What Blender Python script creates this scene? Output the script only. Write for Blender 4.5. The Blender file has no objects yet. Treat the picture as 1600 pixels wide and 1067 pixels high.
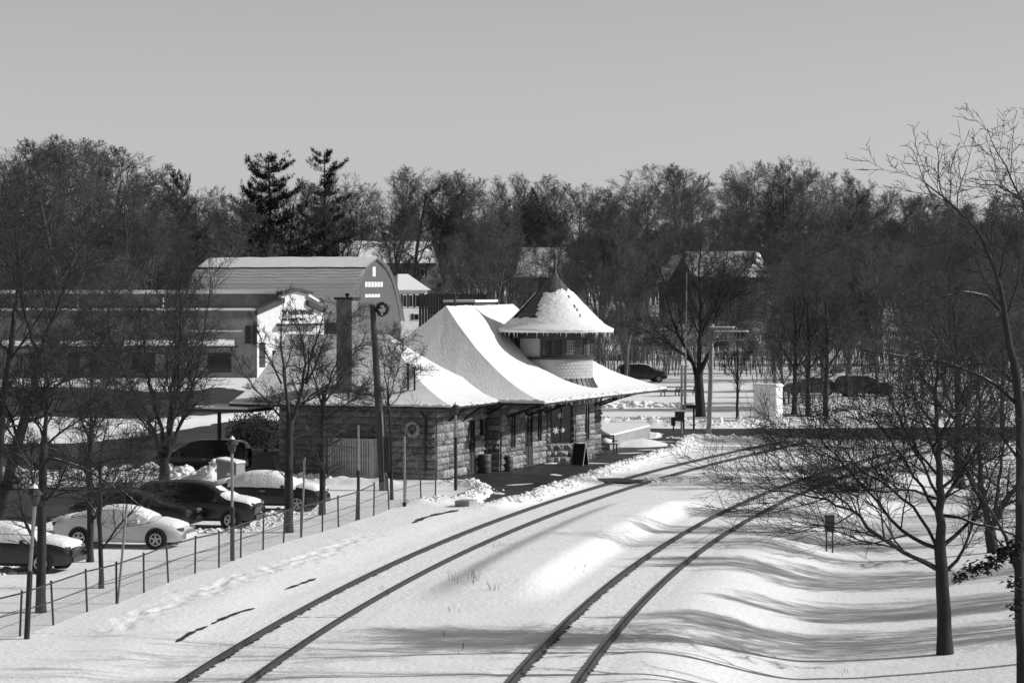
import bpy, math, random
import numpy as np
from mathutils import Vector, Matrix

# ------------------------------------------------------------------ camera, sky, sun, exposure
C = bpy.context.scene
COL = C.collection
HC, FPX, YH = 9.0, 4444.0, 445.0            # camera height, focal length (photo pixels), horizon row
PITCH = math.atan((533.5 - YH) / FPX)
cam = bpy.data.objects.new('camera', bpy.data.cameras.new('camera'))
COL.objects.link(cam)
cam.data.sensor_width = 36.0
cam.data.lens = 36.0 * FPX / 1600.0
cam.data.clip_start = 1.0
cam.data.clip_end = 4000.0
cam.location = (0, 0, HC)
cam.rotation_euler = (math.radians(90) - PITCH, 0, 0)
C.camera = cam

SUN_EL, SUN_AZ = math.radians(29), math.radians(2)      # azimuth measured from +X towards +Y
SDIR = Vector((math.cos(SUN_EL) * math.cos(SUN_AZ), math.cos(SUN_EL) * math.sin(SUN_AZ), math.sin(SUN_EL)))
w = bpy.data.worlds.new('World'); C.world = w
w.use_nodes = True
nt = w.node_tree
for n in list(nt.nodes): nt.nodes.remove(n)
sky = nt.nodes.new('ShaderNodeTexSky'); sky.sky_type = 'NISHITA'; sky.sun_disc = False
sky.sun_elevation = SUN_EL; sky.sun_rotation = math.radians(90) - SUN_AZ
sky.altitude = 150; sky.air_density = 1.0; sky.dust_density = 0.5; sky.ozone_density = 1.0
bw = nt.nodes.new('ShaderNodeRGBToBW')                    # black and white film
bg = nt.nodes.new('ShaderNodeBackground'); bg.inputs['Strength'].default_value = 0.098
wo = nt.nodes.new('ShaderNodeOutputWorld')
nt.links.new(sky.outputs[0], bw.inputs[0]); nt.links.new(bw.outputs[0], bg.inputs['Color'])
nt.links.new(bg.outputs[0], wo.inputs['Surface'])

sl = bpy.data.lights.new('sun', 'SUN'); sl.energy = 4.3; sl.angle = math.radians(0.5); sl.color = (1, 1, 1)
so = bpy.data.objects.new('sun', sl); COL.objects.link(so)
so.rotation_euler = (-SDIR).to_track_quat('-Z', 'Y').to_euler()
so.location = (60, 10, 60)

C.view_settings.view_transform = 'Standard'; C.view_settings.look = 'None'
C.view_settings.gamma = 1.0; C.view_settings.exposure = 0.0
C.view_settings.use_curve_mapping = False
C.cycles.max_bounces = 6; C.cycles.diffuse_bounces = 3; C.cycles.glossy_bounces = 2

# ------------------------------------------------------------------ pixel <-> place helpers
CP, SP = math.cos(PITCH), math.sin(PITCH)
def ray(px, py):
    u = -(py - 533.5)
    return (px - 800.0, FPX * CP + u * SP, -FPX * SP + u * CP)
def G(px, py, z=0.0):                       # ground point seen at a pixel
    d = ray(px, py); t = (z - HC) / d[2]
    return (d[0] * t, d[1] * t)
def P(px, py, Y):                           # point seen at a pixel at distance Y
    d = ray(px, py); t = Y / d[1]
    return (d[0] * t, Y, HC + d[2] * t)

# ------------------------------------------------------------------ materials
MATS = {}
def mat(name, v, var=0.25, scale=3.0, rough=0.85, bump=0.0, bscale=None, spec=0.3, metal=0.0, snow=None, stretch=None, var2=0.0, scale2=0.4, coords='Object', objrand=0.0):
    if name in MATS: return MATS[name]
    m = bpy.data.materials.new(name); m.use_nodes = True
    t = m.node_tree; b = t.nodes['Principled BSDF']
    tc = t.nodes.new('ShaderNodeTexCoord'); mp = t.nodes.new('ShaderNodeMapping')
    if stretch: mp.inputs['Scale'].default_value = stretch
    t.links.new(tc.outputs[coords], mp.inputs['Vector'])
    n1 = t.nodes.new('ShaderNodeTexNoise'); n1.inputs['Scale'].default_value = scale; n1.inputs['Detail'].default_value = 5
    t.links.new(mp.outputs[0], n1.inputs['Vector'])
    r1 = t.nodes.new('ShaderNodeMapRange'); r1.inputs['From Min'].default_value = .25; r1.inputs['From Max'].default_value = .75
    r1.inputs['To Min'].default_value = v * (1 - var); r1.inputs['To Max'].default_value = v * (1 + var)
    t.links.new(n1.outputs['Fac'], r1.inputs['Value'])
    out = r1.outputs[0]
    if var2:
        n2 = t.nodes.new('ShaderNodeTexNoise'); n2.inputs['Scale'].default_value = scale2; n2.inputs['Detail'].default_value = 3
        t.links.new(tc.outputs[coords], n2.inputs['Vector'])
        r2 = t.nodes.new('ShaderNodeMapRange'); r2.inputs['From Min'].default_value = .3; r2.inputs['From Max'].default_value = .7
        r2.inputs['To Min'].default_value = 1 - var2; r2.inputs['To Max'].default_value = 1 + var2
        t.links.new(n2.outputs['Fac'], r2.inputs['Value'])
        mu = t.nodes.new('ShaderNodeMath'); mu.operation = 'MULTIPLY'
        t.links.new(out, mu.inputs[0]); t.links.new(r2.outputs[0], mu.inputs[1]); out = mu.outputs[0]
    if objrand:                             # each piece its own tone
        oi = t.nodes.new('ShaderNodeObjectInfo'); r4 = t.nodes.new('ShaderNodeMapRange')
        r4.inputs['To Min'].default_value = 1 - objrand; r4.inputs['To Max'].default_value = 1 + objrand
        t.links.new(oi.outputs['Random'], r4.inputs['Value'])
        m4 = t.nodes.new('ShaderNodeMath'); m4.operation = 'MULTIPLY'
        t.links.new(out, m4.inputs[0]); t.links.new(r4.outputs[0], m4.inputs[1]); out = m4.outputs[0]
    if snow is not None:                    # dusting of snow lying on upward faces; a broken cover
        ge = t.nodes.new('ShaderNodeNewGeometry'); sx = t.nodes.new('ShaderNodeSeparateXYZ')
        t.links.new(ge.outputs['Normal'], sx.inputs[0])
        n3 = t.nodes.new('ShaderNodeTexNoise'); n3.inputs['Scale'].default_value = 1.6; n3.inputs['Detail'].default_value = 4
        t.links.new(tc.outputs['Object'], n3.inputs['Vector'])
        ad = t.nodes.new('ShaderNodeMath'); ad.operation = 'ADD'
        t.links.new(sx.outputs['Z'], ad.inputs[0]); t.links.new(n3.outputs['Fac'], ad.inputs[1])
        r3 = t.nodes.new('ShaderNodeMapRange'); r3.inputs['From Min'].default_value = snow; r3.inputs['From Max'].default_value = snow + .08
        t.links.new(ad.outputs[0], r3.inputs['Value'])
        mx = t.nodes.new('ShaderNodeMix'); mx.data_type = 'FLOAT'
        t.links.new(r3.outputs[0], mx.inputs[0]); t.links.new(out, mx.inputs[2]); mx.inputs[3].default_value = .8
        out = mx.outputs[0]
    t.links.new(out, b.inputs['Base Color'])
    b.inputs['Roughness'].default_value = rough; b.inputs['Metallic'].default_value = metal
    b.inputs['Specular IOR Level'].default_value = spec
    if bump:
        nb = t.nodes.new('ShaderNodeTexNoise'); nb.inputs['Scale'].default_value = bscale or scale * 4; nb.inputs['Detail'].default_value = 6
        t.links.new(mp.outputs[0], nb.inputs['Vector'])
        bp = t.nodes.new('ShaderNodeBump'); bp.inputs['Strength'].default_value = 1.0; bp.inputs['Distance'].default_value = bump
        t.links.new(nb.outputs['Fac'], bp.inputs['Height']); t.links.new(bp.outputs[0], b.inputs['Normal'])
    MATS[name] = m
    return m

SNOW = mat('snow', .84, .04, 1.2, .75, .03, 6.0, .25)
ROOFSNOW = mat('roof_snow', .80, .06, 3.0, .75, .022, 9.0, .25)
THINSNOW = mat('thin_snow', .78, .12, 7.0, .8, .05, 9.0, .2)
LUMPSNOW = mat('lump_snow', .80, .08, 3.0, .8, .03, 12.0, .2)
ASPHALT = mat('asphalt', .036, .35, 1.5, .75, .01, 30, .35, var2=.35, scale2=.25)
WETASPH = mat('wet_asphalt', .034, .55, 1.2, .5, .012, 18, .4, var2=.55, scale2=.45)
BALLAST = mat('ballast', .04, .5, 8, .9, .05, 14)
RUST = mat('rust_steel', .035, .3, 6, .6, .004, 20, .4)
STEEL = mat('steel', .32, .15, 8, .45, 0, None, .5, .6)
BARK = mat('bark', .032, .35, 5, .9, .02, 14, stretch=(1, 1, .25), snow=1.36)
BARKDK = mat('bark_dark', .026, .35, 5, .9, .02, 14, stretch=(1, 1, .25), snow=1.40)
TWIG = mat('twig', .038, .3, 1.0, .9)
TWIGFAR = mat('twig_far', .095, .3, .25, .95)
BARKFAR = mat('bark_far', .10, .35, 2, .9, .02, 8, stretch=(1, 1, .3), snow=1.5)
NEEDLE = mat('needle', .03, .4, 1.2, .8)
STONE = mat('stone', .255, .3, 3.5, .95, .05, 9, .15, var2=.25, scale2=.9, objrand=.42)
STONEDK = mat('mortar', .13, .3, 4, .95, .03, 10, .15)
WOODDK = mat('dark_wood', .05, .3, 4, .8, .01, 20)
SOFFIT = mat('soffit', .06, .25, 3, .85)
GLASS = mat('glass', .015, .2, 1, .08, 0, None, .6)
GLASSLT = mat('pale_glass', .22, .25, 3, .3, 0, None, .5)  # paler glass tone; on the turret it stands in for a bright reflection
SHINGLE = mat('shingle', .10, .45, 5, .9, .02, 12)
SHINGLELT = mat('painted_shingle', .42, .12, 4, .85, .01, 15)
METALROOF = mat('metal_roof', .07, .25, 4, .5, .005, 10, .5)
CONCRETE = mat('concrete', .30, .2, 3, .9, .01, 20)
BRICKDK = mat('dark_brick', .24, .25, 2, .9, .02, 10, var2=.25)
FASCIA = mat('fascia_paint', .15, .2, 1.5, .85, .005, 10, var2=.2)
BRICKCH = mat('chimney_brick', .17, .3, 3, .9, .02, 12)
WHITEP = mat('white_paint', .75, .06, 2, .6)
GREYP = mat('grey_paint', .22, .12, 2, .7, .005, 20)
BLACKP = mat('black_paint', .025, .3, 3, .5)
SIDING = mat('barn_siding', .115, .15, 2, .85, .01, 10)
HEADLAMP = mat('headlamp', .12, .2, 4, .2, 0, None, .6)
GALV = mat('galvanised', .22, .2, 6, .5, 0, None, .5, .3)
POLEWOOD = mat('pole_wood', .06, .3, 5, .9, .02, 12, stretch=(1, 1, .15))
CARDK = mat('car_black', .018, .15, 1, .25, 0, None, .6)
CARWH = mat('car_white', .55, .08, 2.5, .4, .004, 8, .5)
RUBBER = mat('rubber', .02, .2, 4, .9)
ALLOY = mat('alloy', .4, .15, 5, .35, 0, None, .5, .7)
PLASTIC = mat('plastic', .07, .2, 4, .6)
LIGHTWOOD = mat('pale_wood', .34, .15, 4, .85, objrand=.12)

# ------------------------------------------------------------------ object helpers
def tag(o, label=None, cat=None, group=None, kind=None):
    if label: o['label'] = label
    if cat: o['category'] = cat
    if group: o['group'] = group
    if kind: o['kind'] = kind
    return o
def empty(name, loc, rz=0.0, label=None, cat=None, group=None):
    o = bpy.data.objects.new(name, None); COL.objects.link(o)
    o.empty_display_size = .3
    o.location = loc; o.rotation_euler = (0, 0, rz)
    return tag(o, label, cat, group)
def link(name, me, parent=None):
    o = bpy.data.objects.new(name, me); COL.objects.link(o)
    if parent: o.parent = parent
    return o
def copy_tree(o, parent=None):
    c = o.copy(); COL.objects.link(c)
    if parent: c.parent = parent
    for ch in [k for k in o.children]: copy_tree(ch, c)
    return c
def np_mesh(name, V, F, material, smooth=False):           # V (n,3), F (m,k) same size faces
    me = bpy.data.meshes.new(name)
    V = np.ascontiguousarray(V, dtype=np.float32); F = np.ascontiguousarray(F, dtype=np.int32)
    m, k = F.shape
    me.vertices.add(len(V)); me.vertices.foreach_set('co', V.ravel())
    me.loops.add(m * k); me.loops.foreach_set('vertex_index', F.ravel())
    me.polygons.add(m); me.polygons.foreach_set('loop_start', np.arange(0, m * k, k, dtype=np.int32))
    me.polygons.foreach_set('loop_total', np.full(m, k, dtype=np.int32))
    if smooth: me.polygons.foreach_set('use_smooth', np.ones(m, dtype=bool))
    me.update(calc_edges=True)
    me.materials.append(material)
    return me

class MB:
    def __init__(s): s.v = []; s.f = []
    def add(s, vs, fs):
        n = len(s.v); s.v += [tuple(p) for p in vs]; s.f += [tuple(i + n for i in f) for f in fs]; return s
    def box(s, c, d, rz=0.0, taper=1.0):
        x, y, z = d[0] / 2, d[1] / 2, d[2] / 2
        vs = []
        cr, sr = math.cos(rz), math.sin(rz)
        for k, (i, j) in [(a, b) for a in (-1, 1) for b in ((-1, -1), (1, -1), (1, 1), (-1, 1))]:
            q = taper if k > 0 else 1.0
            px, py = i * x * q, j * y * q
            vs.append((c[0] + px * cr - py * sr, c[1] + px * sr + py * cr, c[2] + k * z))
        return s.add(vs, [(3, 2, 1, 0), (4, 5, 6, 7), (0, 1, 5, 4), (1, 2, 6, 5), (2, 3, 7, 6), (3, 0, 4, 7)])
    def b2(s, lo, hi):
        return s.box([(lo[i] + hi[i]) / 2 for i in range(3)], [abs(hi[i] - lo[i]) for i in range(3)])
    def tube(s, pts, r, k=8, caps=True):
        pts = [Vector(p) for p in pts]
        rs = r if isinstance(r, (list, tuple)) else [r] * len(pts)
        rings = []
        for i, p in enumerate(pts):
            t = (pts[min(i + 1, len(pts) - 1)] - pts[max(i - 1, 0)]).normalized()
            a = Vector((1, 0, 0)) if abs(t.x) < .8 else Vector((0, 1, 0))
            u = t.cross(a).normalized(); q = t.cross(u)
            rings.append([p + (u * math.cos(2 * math.pi * j / k) + q * math.sin(2 * math.pi * j / k)) * rs[i] for j in range(k)])
        vs = [v for rg in rings for v in rg]; fs = []
        for i in range(len(pts) - 1):
            for j in range(k):
                a, b = i * k + j, i * k + (j + 1) % k
                fs.append((a, a + k, b + k, b))
        if caps: fs.append(tuple(range(k))); fs.append(tuple(range(len(vs) - 1, len(vs) - k - 1, -1)))
        return s.add(vs, fs)
    def lathe(s, prof, c=(0, 0, 0), k=16, axis='z', a0=0.0, a1=2 * math.pi):
        full = abs(a1 - a0 - 2 * math.pi) < 1e-6
        m = k if full else k + 1
        vs = []
        for (r, h) in prof:
            for j in range(m):
                a = a0 + (a1 - a0) * j / k
                x, y = r * math.cos(a), r * math.sin(a)
                p = (x, y, h) if axis == 'z' else (x, h, y)
                vs.append((c[0] + p[0], c[1] + p[1], c[2] + p[2]))
        fs = []
        for i in range(len(prof) - 1):
            for j in range(k):
                a, b = i * m + j, i * m + (j + 1) % m
                fs.append((a, b, b + m, a + m))
        return s.add(vs, fs)
    def prism(s, poly, z0, z1):
        n = len(poly)
        vs = [(x, y, z0) for x, y in poly] + [(x, y, z1) for x, y in poly]
        fs = [tuple(range(n - 1, -1, -1)), tuple(range(n, 2 * n))] + [(i, (i + 1) % n, n + (i + 1) % n, n + i) for i in range(n)]
        return s.add(vs, fs)
    def extr(s, poly, origin, ax, ay, az, depth):           # 2d polygon in ax/ay, extruded along az
        n = len(poly); o = Vector(origin); ax, ay, az = Vector(ax), Vector(ay), Vector(az)
        a = [o + ax * x + ay * y for x, y in poly]; b = [p + az * depth for p in a]
        return s.add(a + b, [tuple(range(n)), tuple(range(2 * n - 1, n - 1, -1))] + [(i, n + i, n + (i + 1) % n, (i + 1) % n) for i in range(n)])
    def mesh(s, name, material, smooth=False):
        me = bpy.data.meshes.new(name); me.from_pydata(s.v, [], s.f); me.materials.append(material)
        if smooth:
            me.polygons.foreach_set('use_smooth', np.ones(len(me.polygons), dtype=bool))
        me.update(); return me
    def build(s, name, material, parent=None, smooth=False):
        return link(name, s.mesh(name, material, smooth), parent)
# ------------------------------------------------------------------ tracks (centre lines fitted to measured rail points)
def fit_track(lpts, rpts):
    pts = []
    for (x, y) in lpts:                      # left rail, shifted half a gauge to the right
        X, Y = G(x, y, .16); pts.append((X + .75, Y))
    for (x, y) in rpts:
        X, Y = G(x, y, .16); pts.append((X - .75, Y))
    a = np.array(pts)
    return np.polyfit(a[:, 1], a[:, 0], 3)
CL = fit_track([(274, 1067), (560, 901), (775, 810), (900, 767), (975, 746), (1050, 725), (1125, 707.5), (1207, 690)],
               [(373, 1067), (585, 930), (655, 890), (837, 810), (900, 786), (985, 756), (1030, 744), (1115, 721), (1222, 697)])
CR = fit_track([(796, 1067), (976, 890), (1030, 855), (1080, 822.5), (1125, 799), (1170, 777.5), (1225, 755), (1300, 731)],
               [(897, 1067), (1047, 890), (1090, 859), (1132, 830), (1175, 804), (1212, 785), (1300, 747)])
YA, YB = 62.0, 160.0
def xtrack(c, Y):
    Y = np.asarray(Y, dtype=float)
    Yc = np.clip(Y, YA, YB)
    d = np.polyder(c)
    return np.polyval(c, Yc) + np.polyval(d, Yc) * (Y - Yc)

def vnoise(x, y, seed=0):                    # smooth value noise, vectorised
    x = np.asarray(x, dtype=float); y = np.asarray(y, dtype=float)
    xi = np.floor(x).astype(np.int64); yi = np.floor(y).astype(np.int64)
    fx, fy = x - xi, y - yi
    def h(i, j):
        n = (i * 374761393 + j * 668265263 + seed * 1442695041) & 0x7fffffff
        n = ((n ^ (n >> 13)) * 1274126177) & 0x7fffffff
        return ((n ^ (n >> 16)) & 0xffff) / 65535.0
    fx = fx * fx * (3 - 2 * fx); fy = fy * fy * (3 - 2 * fy)
    return (h(xi, yi) * (1 - fx) + h(xi + 1, yi) * fx) * (1 - fy) + (h(xi, yi + 1) * (1 - fx) + h(xi + 1, yi + 1) * fx) * fy
def sst(a, b, x):
    t = np.clip((x - a) / (b - a), 0, 1); return t * t * (3 - 2 * t)

# dark cleared areas: outlines on the ground
PLATFORM = [G(*p) for p in [(690, 749), (735, 740), (775, 735), (812, 729), (850, 722), (905, 716), (940, 700), (990, 691), (1028, 684), (1048, 673), (1066, 674), (1072, 686), (1058, 699), (1030, 709), (990, 722), (945, 736), (905, 751), (875, 761), (850, 768), (822, 779), (790, 787), (765, 790), (748, 787), (757, 779), (768, 770), (756, 760), (735, 755), (708, 752)]]
ROAD = [G(*p) for p in [(940, 668), (1010, 669), (1100, 670), (1250, 669), (1420, 668), (1750, 666), (3400, 660), (3400, 690), (1750, 693), (1420, 691), (1290, 689), (1230, 686), (1180, 681), (1110, 681), (1040, 677), (940, 673), (760, 671), (760, 666)]]
LANE = [G(*p) for p in [(-260, 768), (0, 764), (110, 760), (235, 760), (330, 764), (345, 782), (270, 792), (160, 795), (95, 806), (60, 822), (-260, 834)]]
LOT = [G(*p) for p in [(-400, 700), (-60, 692), (0, 693), (120, 693), (200, 684), (285, 672), (345, 660), (400, 652), (470, 665), (475, 742), (430, 746), (370, 742), (330, 750), (270, 738), (210, 743), (100, 742), (0, 743), (-400, 752)]]
STREET = [G(*p) for p in [(-500, 606), (-100, 606), (0, 604), (150, 606), (235, 612), (300, 611), (340, 605), (395, 612), (410, 640), (350, 651), (290, 650), (235, 655), (150, 653), (60, 650), (0, 652), (-500, 655)]]
CROSSING = [G(*p) for p in [(919, 747), (935, 748.5), (965, 747.5), (985, 750), (1002, 750), (1010, 753), (985, 755.5), (955, 755), (935, 753)]]

PX0, PY0 = G(335, 985)
def plat_x(Y):                               # edge line of the old low platform, left of the tracks
    return xtrack(CL, Y) - 2.15
BERMS = []                                   # (polyline, half width, height, lumpiness)
def berm(px, wd, h, lump=.5): BERMS.append(([G(*p) for p in px], wd, h, lump))
berm([(1078, 688), (1060, 703), (1030, 713), (990, 726), (945, 740), (905, 755), (875, 765), (850, 773), (822, 784), (790, 792), (760, 797)], .7, .28, .8)
berm([(655, 792), (690, 788), (718, 786), (738, 781), (752, 776), (757, 767), (742, 760), (715, 757)], .8, .25, .8)
berm([(940, 680), (1000, 681), (1040, 683), (1120, 688), (1190, 687), (1290, 694), (1420, 697), (1600, 698)], .8, .25, .8)
berm([(940, 664), (1010, 664), (1110, 666), (1250, 664), (1420, 662), (1600, 660)], .9, .45, .8)
berm([(-100, 756), (0, 752), (60, 752), (120, 750), (200, 750), (260, 746), (300, 752), (352, 756)], 1.1, .5, 1.0)
berm([(330, 757), (372, 751), (400, 750), (432, 752), (470, 752), (520, 754), (600, 757)], .8, .3, .5)
berm([(120, 672), (180, 672), (250, 662), (330, 655), (395, 650)], 2.0, .3, .6)
berm([(985, 752), (1020, 752), (1065, 752), (1110, 752), (1150, 751)], .5, .14, 1.0)
berm([(0, 812), (40, 806), (100, 798)], .6, .2, .6)
berm([(1240, 650), (1290, 645), (1350, 640), (1420, 640), (1500, 640)], 2.5, .8, .6)

def seg_dist(x, y, line):
    best = np.full(x.shape, 1e9)
    for (ax, ay), (bx, by) in zip(line[:-1], line[1:]):
        dx, dy = bx - ax, by - ay; L2 = dx * dx + dy * dy + 1e-9
        t = np.clip(((x - ax) * dx + (y - ay) * dy) / L2, 0, 1)
        best = np.minimum(best, np.hypot(x - ax - t * dx, y - ay - t * dy))
    return best
def inside(x, y, poly):
    r = np.zeros(x.shape, dtype=bool); n = len(poly)
    for i in range(n):
        x0, y0 = poly[i]; x1, y1 = poly[(i + 1) % n]
        c = ((y0 > y) != (y1 > y)) & (x < (x1 - x0) * (y - y0) / (y1 - y0 + 1e-12) + x0)
        r ^= c
    return r
TRAIL = [G(*p) for p in [(170, 990), (205, 972), (250, 958), (290, 944), (330, 930), (365, 915), (410, 900), (455, 886), (500, 872), (545, 852), (590, 840)]]
_rt = random.Random(5)
PRINTS = []
for (ax, ay), (bx, by) in zip(TRAIL[:-1], TRAIL[1:]):
    n = max(2, int(math.hypot(bx - ax, by - ay) / .33))
    for i in range(n):
        t = (i + _rt.random() * .4) / n
        for q in range(2):
            PRINTS.append((ax + (bx - ax) * t + _rt.gauss(0, .28), ay + (by - ay) * t + _rt.gauss(0, .28)))
def gz(x, y):
    x = np.asarray(x, dtype=float); y = np.asarray(y, dtype=float)
    scal = x.ndim == 0
    x = np.atleast_1d(x); y = np.atleast_1d(y)
    ch = .97                                  # lateral offset is roughly perpendicular
    er = (x - xtrack(CR, y)) * ch; el = (x - xtrack(CL, y)) * ch
    z = np.zeros(x.shape)
    fade = 1 - sst(118, 150, y)
    ditch = sst(1.7, 5.6, er) * (1 - sst(5.8, 15.5, er))
    z -= .68 * ditch * fade
    z += np.clip(er - 13, 0, 18) * .02 * fade
    # plateau between the tracks and its sunny slope down to the right track
    fm = sst(79, 86, y) * (1 - sst(112, 120, y))
    z += .42 * sst(1.5, 3.2, el) * (1 - sst(-3.1, -1.75, er)) * fm
    # old platform on the left
    z += .14 * (1 - sst(-1.6, .6, x - plat_x(y))) * (1 - sst(112, 122, y)) * sst(-14, -9, x - plat_x(y))
    # soft undulation, wind ripples
    off = (np.minimum(np.abs(el), np.abs(er)) > 1.3)
    on = sst(1.3, 2.2, np.minimum(np.abs(el), np.abs(er)))
    z += on * ((vnoise(x * .35, y * .2, 3) - .5) * .035 + (vnoise(x * 1.3, y * .8, 4) - .5) * .02)
    # ties under thin snow between the rails
    for e in (el, er):
        z += (np.abs(e) < 1.3) * (.012 * np.sin(y * 2 * math.pi / .56) + (vnoise(x * 5, y * 5, 8) - .5) * .02 - .012)
    near = y < 240
    for line, wd, h, lump in BERMS:
        L = np.array(line); m = (x > L[:, 0].min() - 3 * wd) & (x < L[:, 0].max() + 3 * wd) & (y > L[:, 1].min() - 3 * wd) & (y < L[:, 1].max() + 3 * wd)
        if m.any():
            d = seg_dist(x[m], y[m], line)
            nn = vnoise(x[m] * 2.2, y[m] * 1.4, 11)
            z[m] += h * np.exp(-(d / wd) ** 2) * (1 - lump * .5 + lump * nn)
    for (fx, fy) in PRINTS:
        m = (np.abs(x - fx) < .3) & (np.abs(y - fy) < .35)
        if m.any(): z[m] -= .13 * np.exp(-(((x[m] - fx) / .11) ** 2 + ((y[m] - fy) / .16) ** 2)) - .03 * np.exp(-(((x[m] - fx) / .22) ** 2 + ((y[m] - fy) / .28) ** 2))
    # ground rises gently into the wood
    z += sst(290, 470, y) * 6.0 + np.clip(y - 470, 0, 600) * .012
    for poly in (PLATFORM, ROAD, LANE, LOT, STREET, CROSSING):
        a = np.array(poly); m = (x > a[:, 0].min() - 1) & (x < a[:, 0].max() + 1) & (y > a[:, 1].min() - 1) & (y < a[:, 1].max() + 1)
        if m.any():
            ins = inside(x[m], y[m], poly)
            zz = z[m]; zz[ins] = np.minimum(zz[ins] * .1, -.02); z[m] = zz
    return float(z[0]) if scal else z
def gzs(x, y): return gz(float(x), float(y))
def GT(px, py):                              # ground point on the real terrain
    z = 0.0
    for _ in range(6):
        x, y = G(px, py, z); z = .5 * z + .5 * gzs(x, y)
    return (x, y, gzs(x, y))

def axis(segs):
    a = []
    for lo, hi, st in segs: a += list(np.arange(lo, hi - 1e-6, st))
    a.append(segs[-1][1]); return np.array(a)
xs = axis([(-700, -120, 40), (-120, -40, 4), (-40, -18, .6), (-18, 18, .14), (18, 40, .6), (40, 120, 4), (120, 700, 40)])
ys = axis([(-60, 40, 10), (40, 58, 1), (58, 100, .22), (100, 140, .28), (140, 190, .5), (190, 300, 2.5), (300, 700, 10), (700, 1500, 50)])
XX, YY = np.meshgrid(xs, ys)
ZZ = gz(XX.ravel(), YY.ravel())
nx, ny = len(xs), len(ys)
I = np.arange(nx * ny).reshape(ny, nx)
F = np.stack([I[:-1, :-1], I[:-1, 1:], I[1:, 1:], I[1:, :-1]], -1).reshape(-1, 4)
ground = link('ground', np_mesh('ground', np.stack([XX.ravel(), YY.ravel(), ZZ], -1), F, SNOW, True))
tag(ground, 'snow covered ground with drifts, a ditch and footprints', 'ground', kind='structure')

def sheet(name, poly, m, z, label, jit=.25, step=.6):
    rng = random.Random(len(poly) * 7 + int(z * 1e4)); pts = []
    for i in range(len(poly)):
        a, b = poly[i], poly[(i + 1) % len(poly)]
        n = max(1, int(math.hypot(b[0] - a[0], b[1] - a[1]) / step))
        for k in range(n):
            t = k / n
            pts.append((a[0] + (b[0] - a[0]) * t + rng.uniform(-jit, jit), a[1] + (b[1] - a[1]) * t + rng.uniform(-jit, jit)))
    mb = MB(); mb.add([(x, y, z) for x, y in pts], [tuple(range(len(pts)))])
    o = mb.build(name, m)
    return tag(o, label, name.replace('_', ' '), kind='structure')
sheet('platform', PLATFORM, WETASPH, .012, 'wet dark asphalt platform cleared along the station wall')
sheet('road', ROAD, ASPHALT, .014, 'dark cleared road crossing the tracks beyond the station', .3, 1.2)
sheet('car_park_lane', LANE, ASPHALT, .010, 'dark cleared lane behind the row of parked cars', .3, 1.0)
sheet('car_park', LOT, ASPHALT, .013, 'dark cleared car park beside the station', .35, 1.2)
sheet('street', STREET, ASPHALT, .016, 'dark street in front of the long flat roofed store', .4, 1.6)
sheet('track_crossing', CROSSING, WETASPH, .045, 'dark cleared foot crossing over the left hand track', .1, .4)

# ------------------------------------------------------------------ snow chunks thrown up by the plough (nobody could count them)
_ico = None
def ico():
    global _ico
    if _ico is None:
        import bmesh
        bm = bmesh.new(); bmesh.ops.create_icosphere(bm, subdivisions=1, radius=1.0)
        bm.verts.ensure_lookup_table()
        _ico = (np.array([v.co[:] for v in bm.verts]), np.array([[v.index for v in f.verts] for f in bm.faces])); bm.free()
    return _ico
def lumps(name, px, spread, n, smin, smax, label, seed, zoff=0.0):
    rng = np.random.default_rng(seed)
    line = np.array([G(*p) for p in px]); seg = np.hypot(*(line[1:] - line[:-1]).T); cum = np.concatenate([[0], np.cumsum(seg)])
    t = rng.random(n) * cum[-1]
    x = np.interp(t, cum, line[:, 0]) + rng.normal(0, spread, n); y = np.interp(t, cum, line[:, 1]) + rng.normal(0, spread, n)
    s = smin + (smax - smin) * rng.random(n) ** 2.5
    z = gz(x, y) + s * .12 + zoff
    bv, bf = ico(); V = []; Fs = []
    for i in range(n):
        q = bv * (1 + rng.normal(0, .3, (len(bv), 1))) * np.array([rng.uniform(.7, 1.5), rng.uniform(.6, 1.1), rng.uniform(.4, .8)]) * s[i]
        a = rng.random() * 6.28; ca, sa = math.cos(a), math.sin(a)
        q = np.stack([q[:, 0] * ca - q[:, 1] * sa, q[:, 0] * sa + q[:, 1] * ca, q[:, 2]], -1) + (x[i], y[i], z[i])
        V.append(q); Fs.append(bf + i * len(bv))
    o = link(name, np_mesh(name, np.concatenate(V), np.concatenate(Fs), LUMPSNOW, True))
    return tag(o, label, 'snow', kind='stuff')
lumps('snow_chunks', [(1085, 686), (1065, 702), (1030, 713), (990, 726), (945, 740), (905, 755), (875, 765), (850, 773), (822, 784), (790, 792), (765, 795)], .35, 1650, .03, 0.108, 'crumbled snow bank along the track side of the platform', 1)
lumps('snow_chunks', [(655, 792), (690, 786), (718, 784), (738, 780), (752, 775), (757, 767), (742, 760), (700, 755)], .3, 750, .03, 0.115, 'crumbled snow bank at the near end of the platform', 2)
lumps('snow_chunks', [(1040, 683), (1120, 688), (1190, 687), (1290, 694), (1420, 697), (1600, 698)], .5, 1050, .04, 0.122, 'crumbled snow bank on the near side of the road', 3)
lumps('snow_chunks', [(940, 664), (1010, 664), (1110, 667), (1250, 664), (1420, 662)], .45, 750, .04, 0.130, 'crumbled snow bank on the far side of the road', 4)
lumps('snow_chunks', [(-30, 753), (0, 751), (60, 751), (120, 749), (200, 749), (260, 745), (300, 751), (352, 755)], .7, 1200, .05, 0.202, 'ploughed ridge of lumpy snow across the car park', 5)
lumps('snow_chunks', [(985, 752), (1020, 752), (1065, 752), (1110, 752), (1150, 751)], .3, 600, .03, 0.079, 'line of snow chunks ploughed across the gap between tracks', 6)
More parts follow.
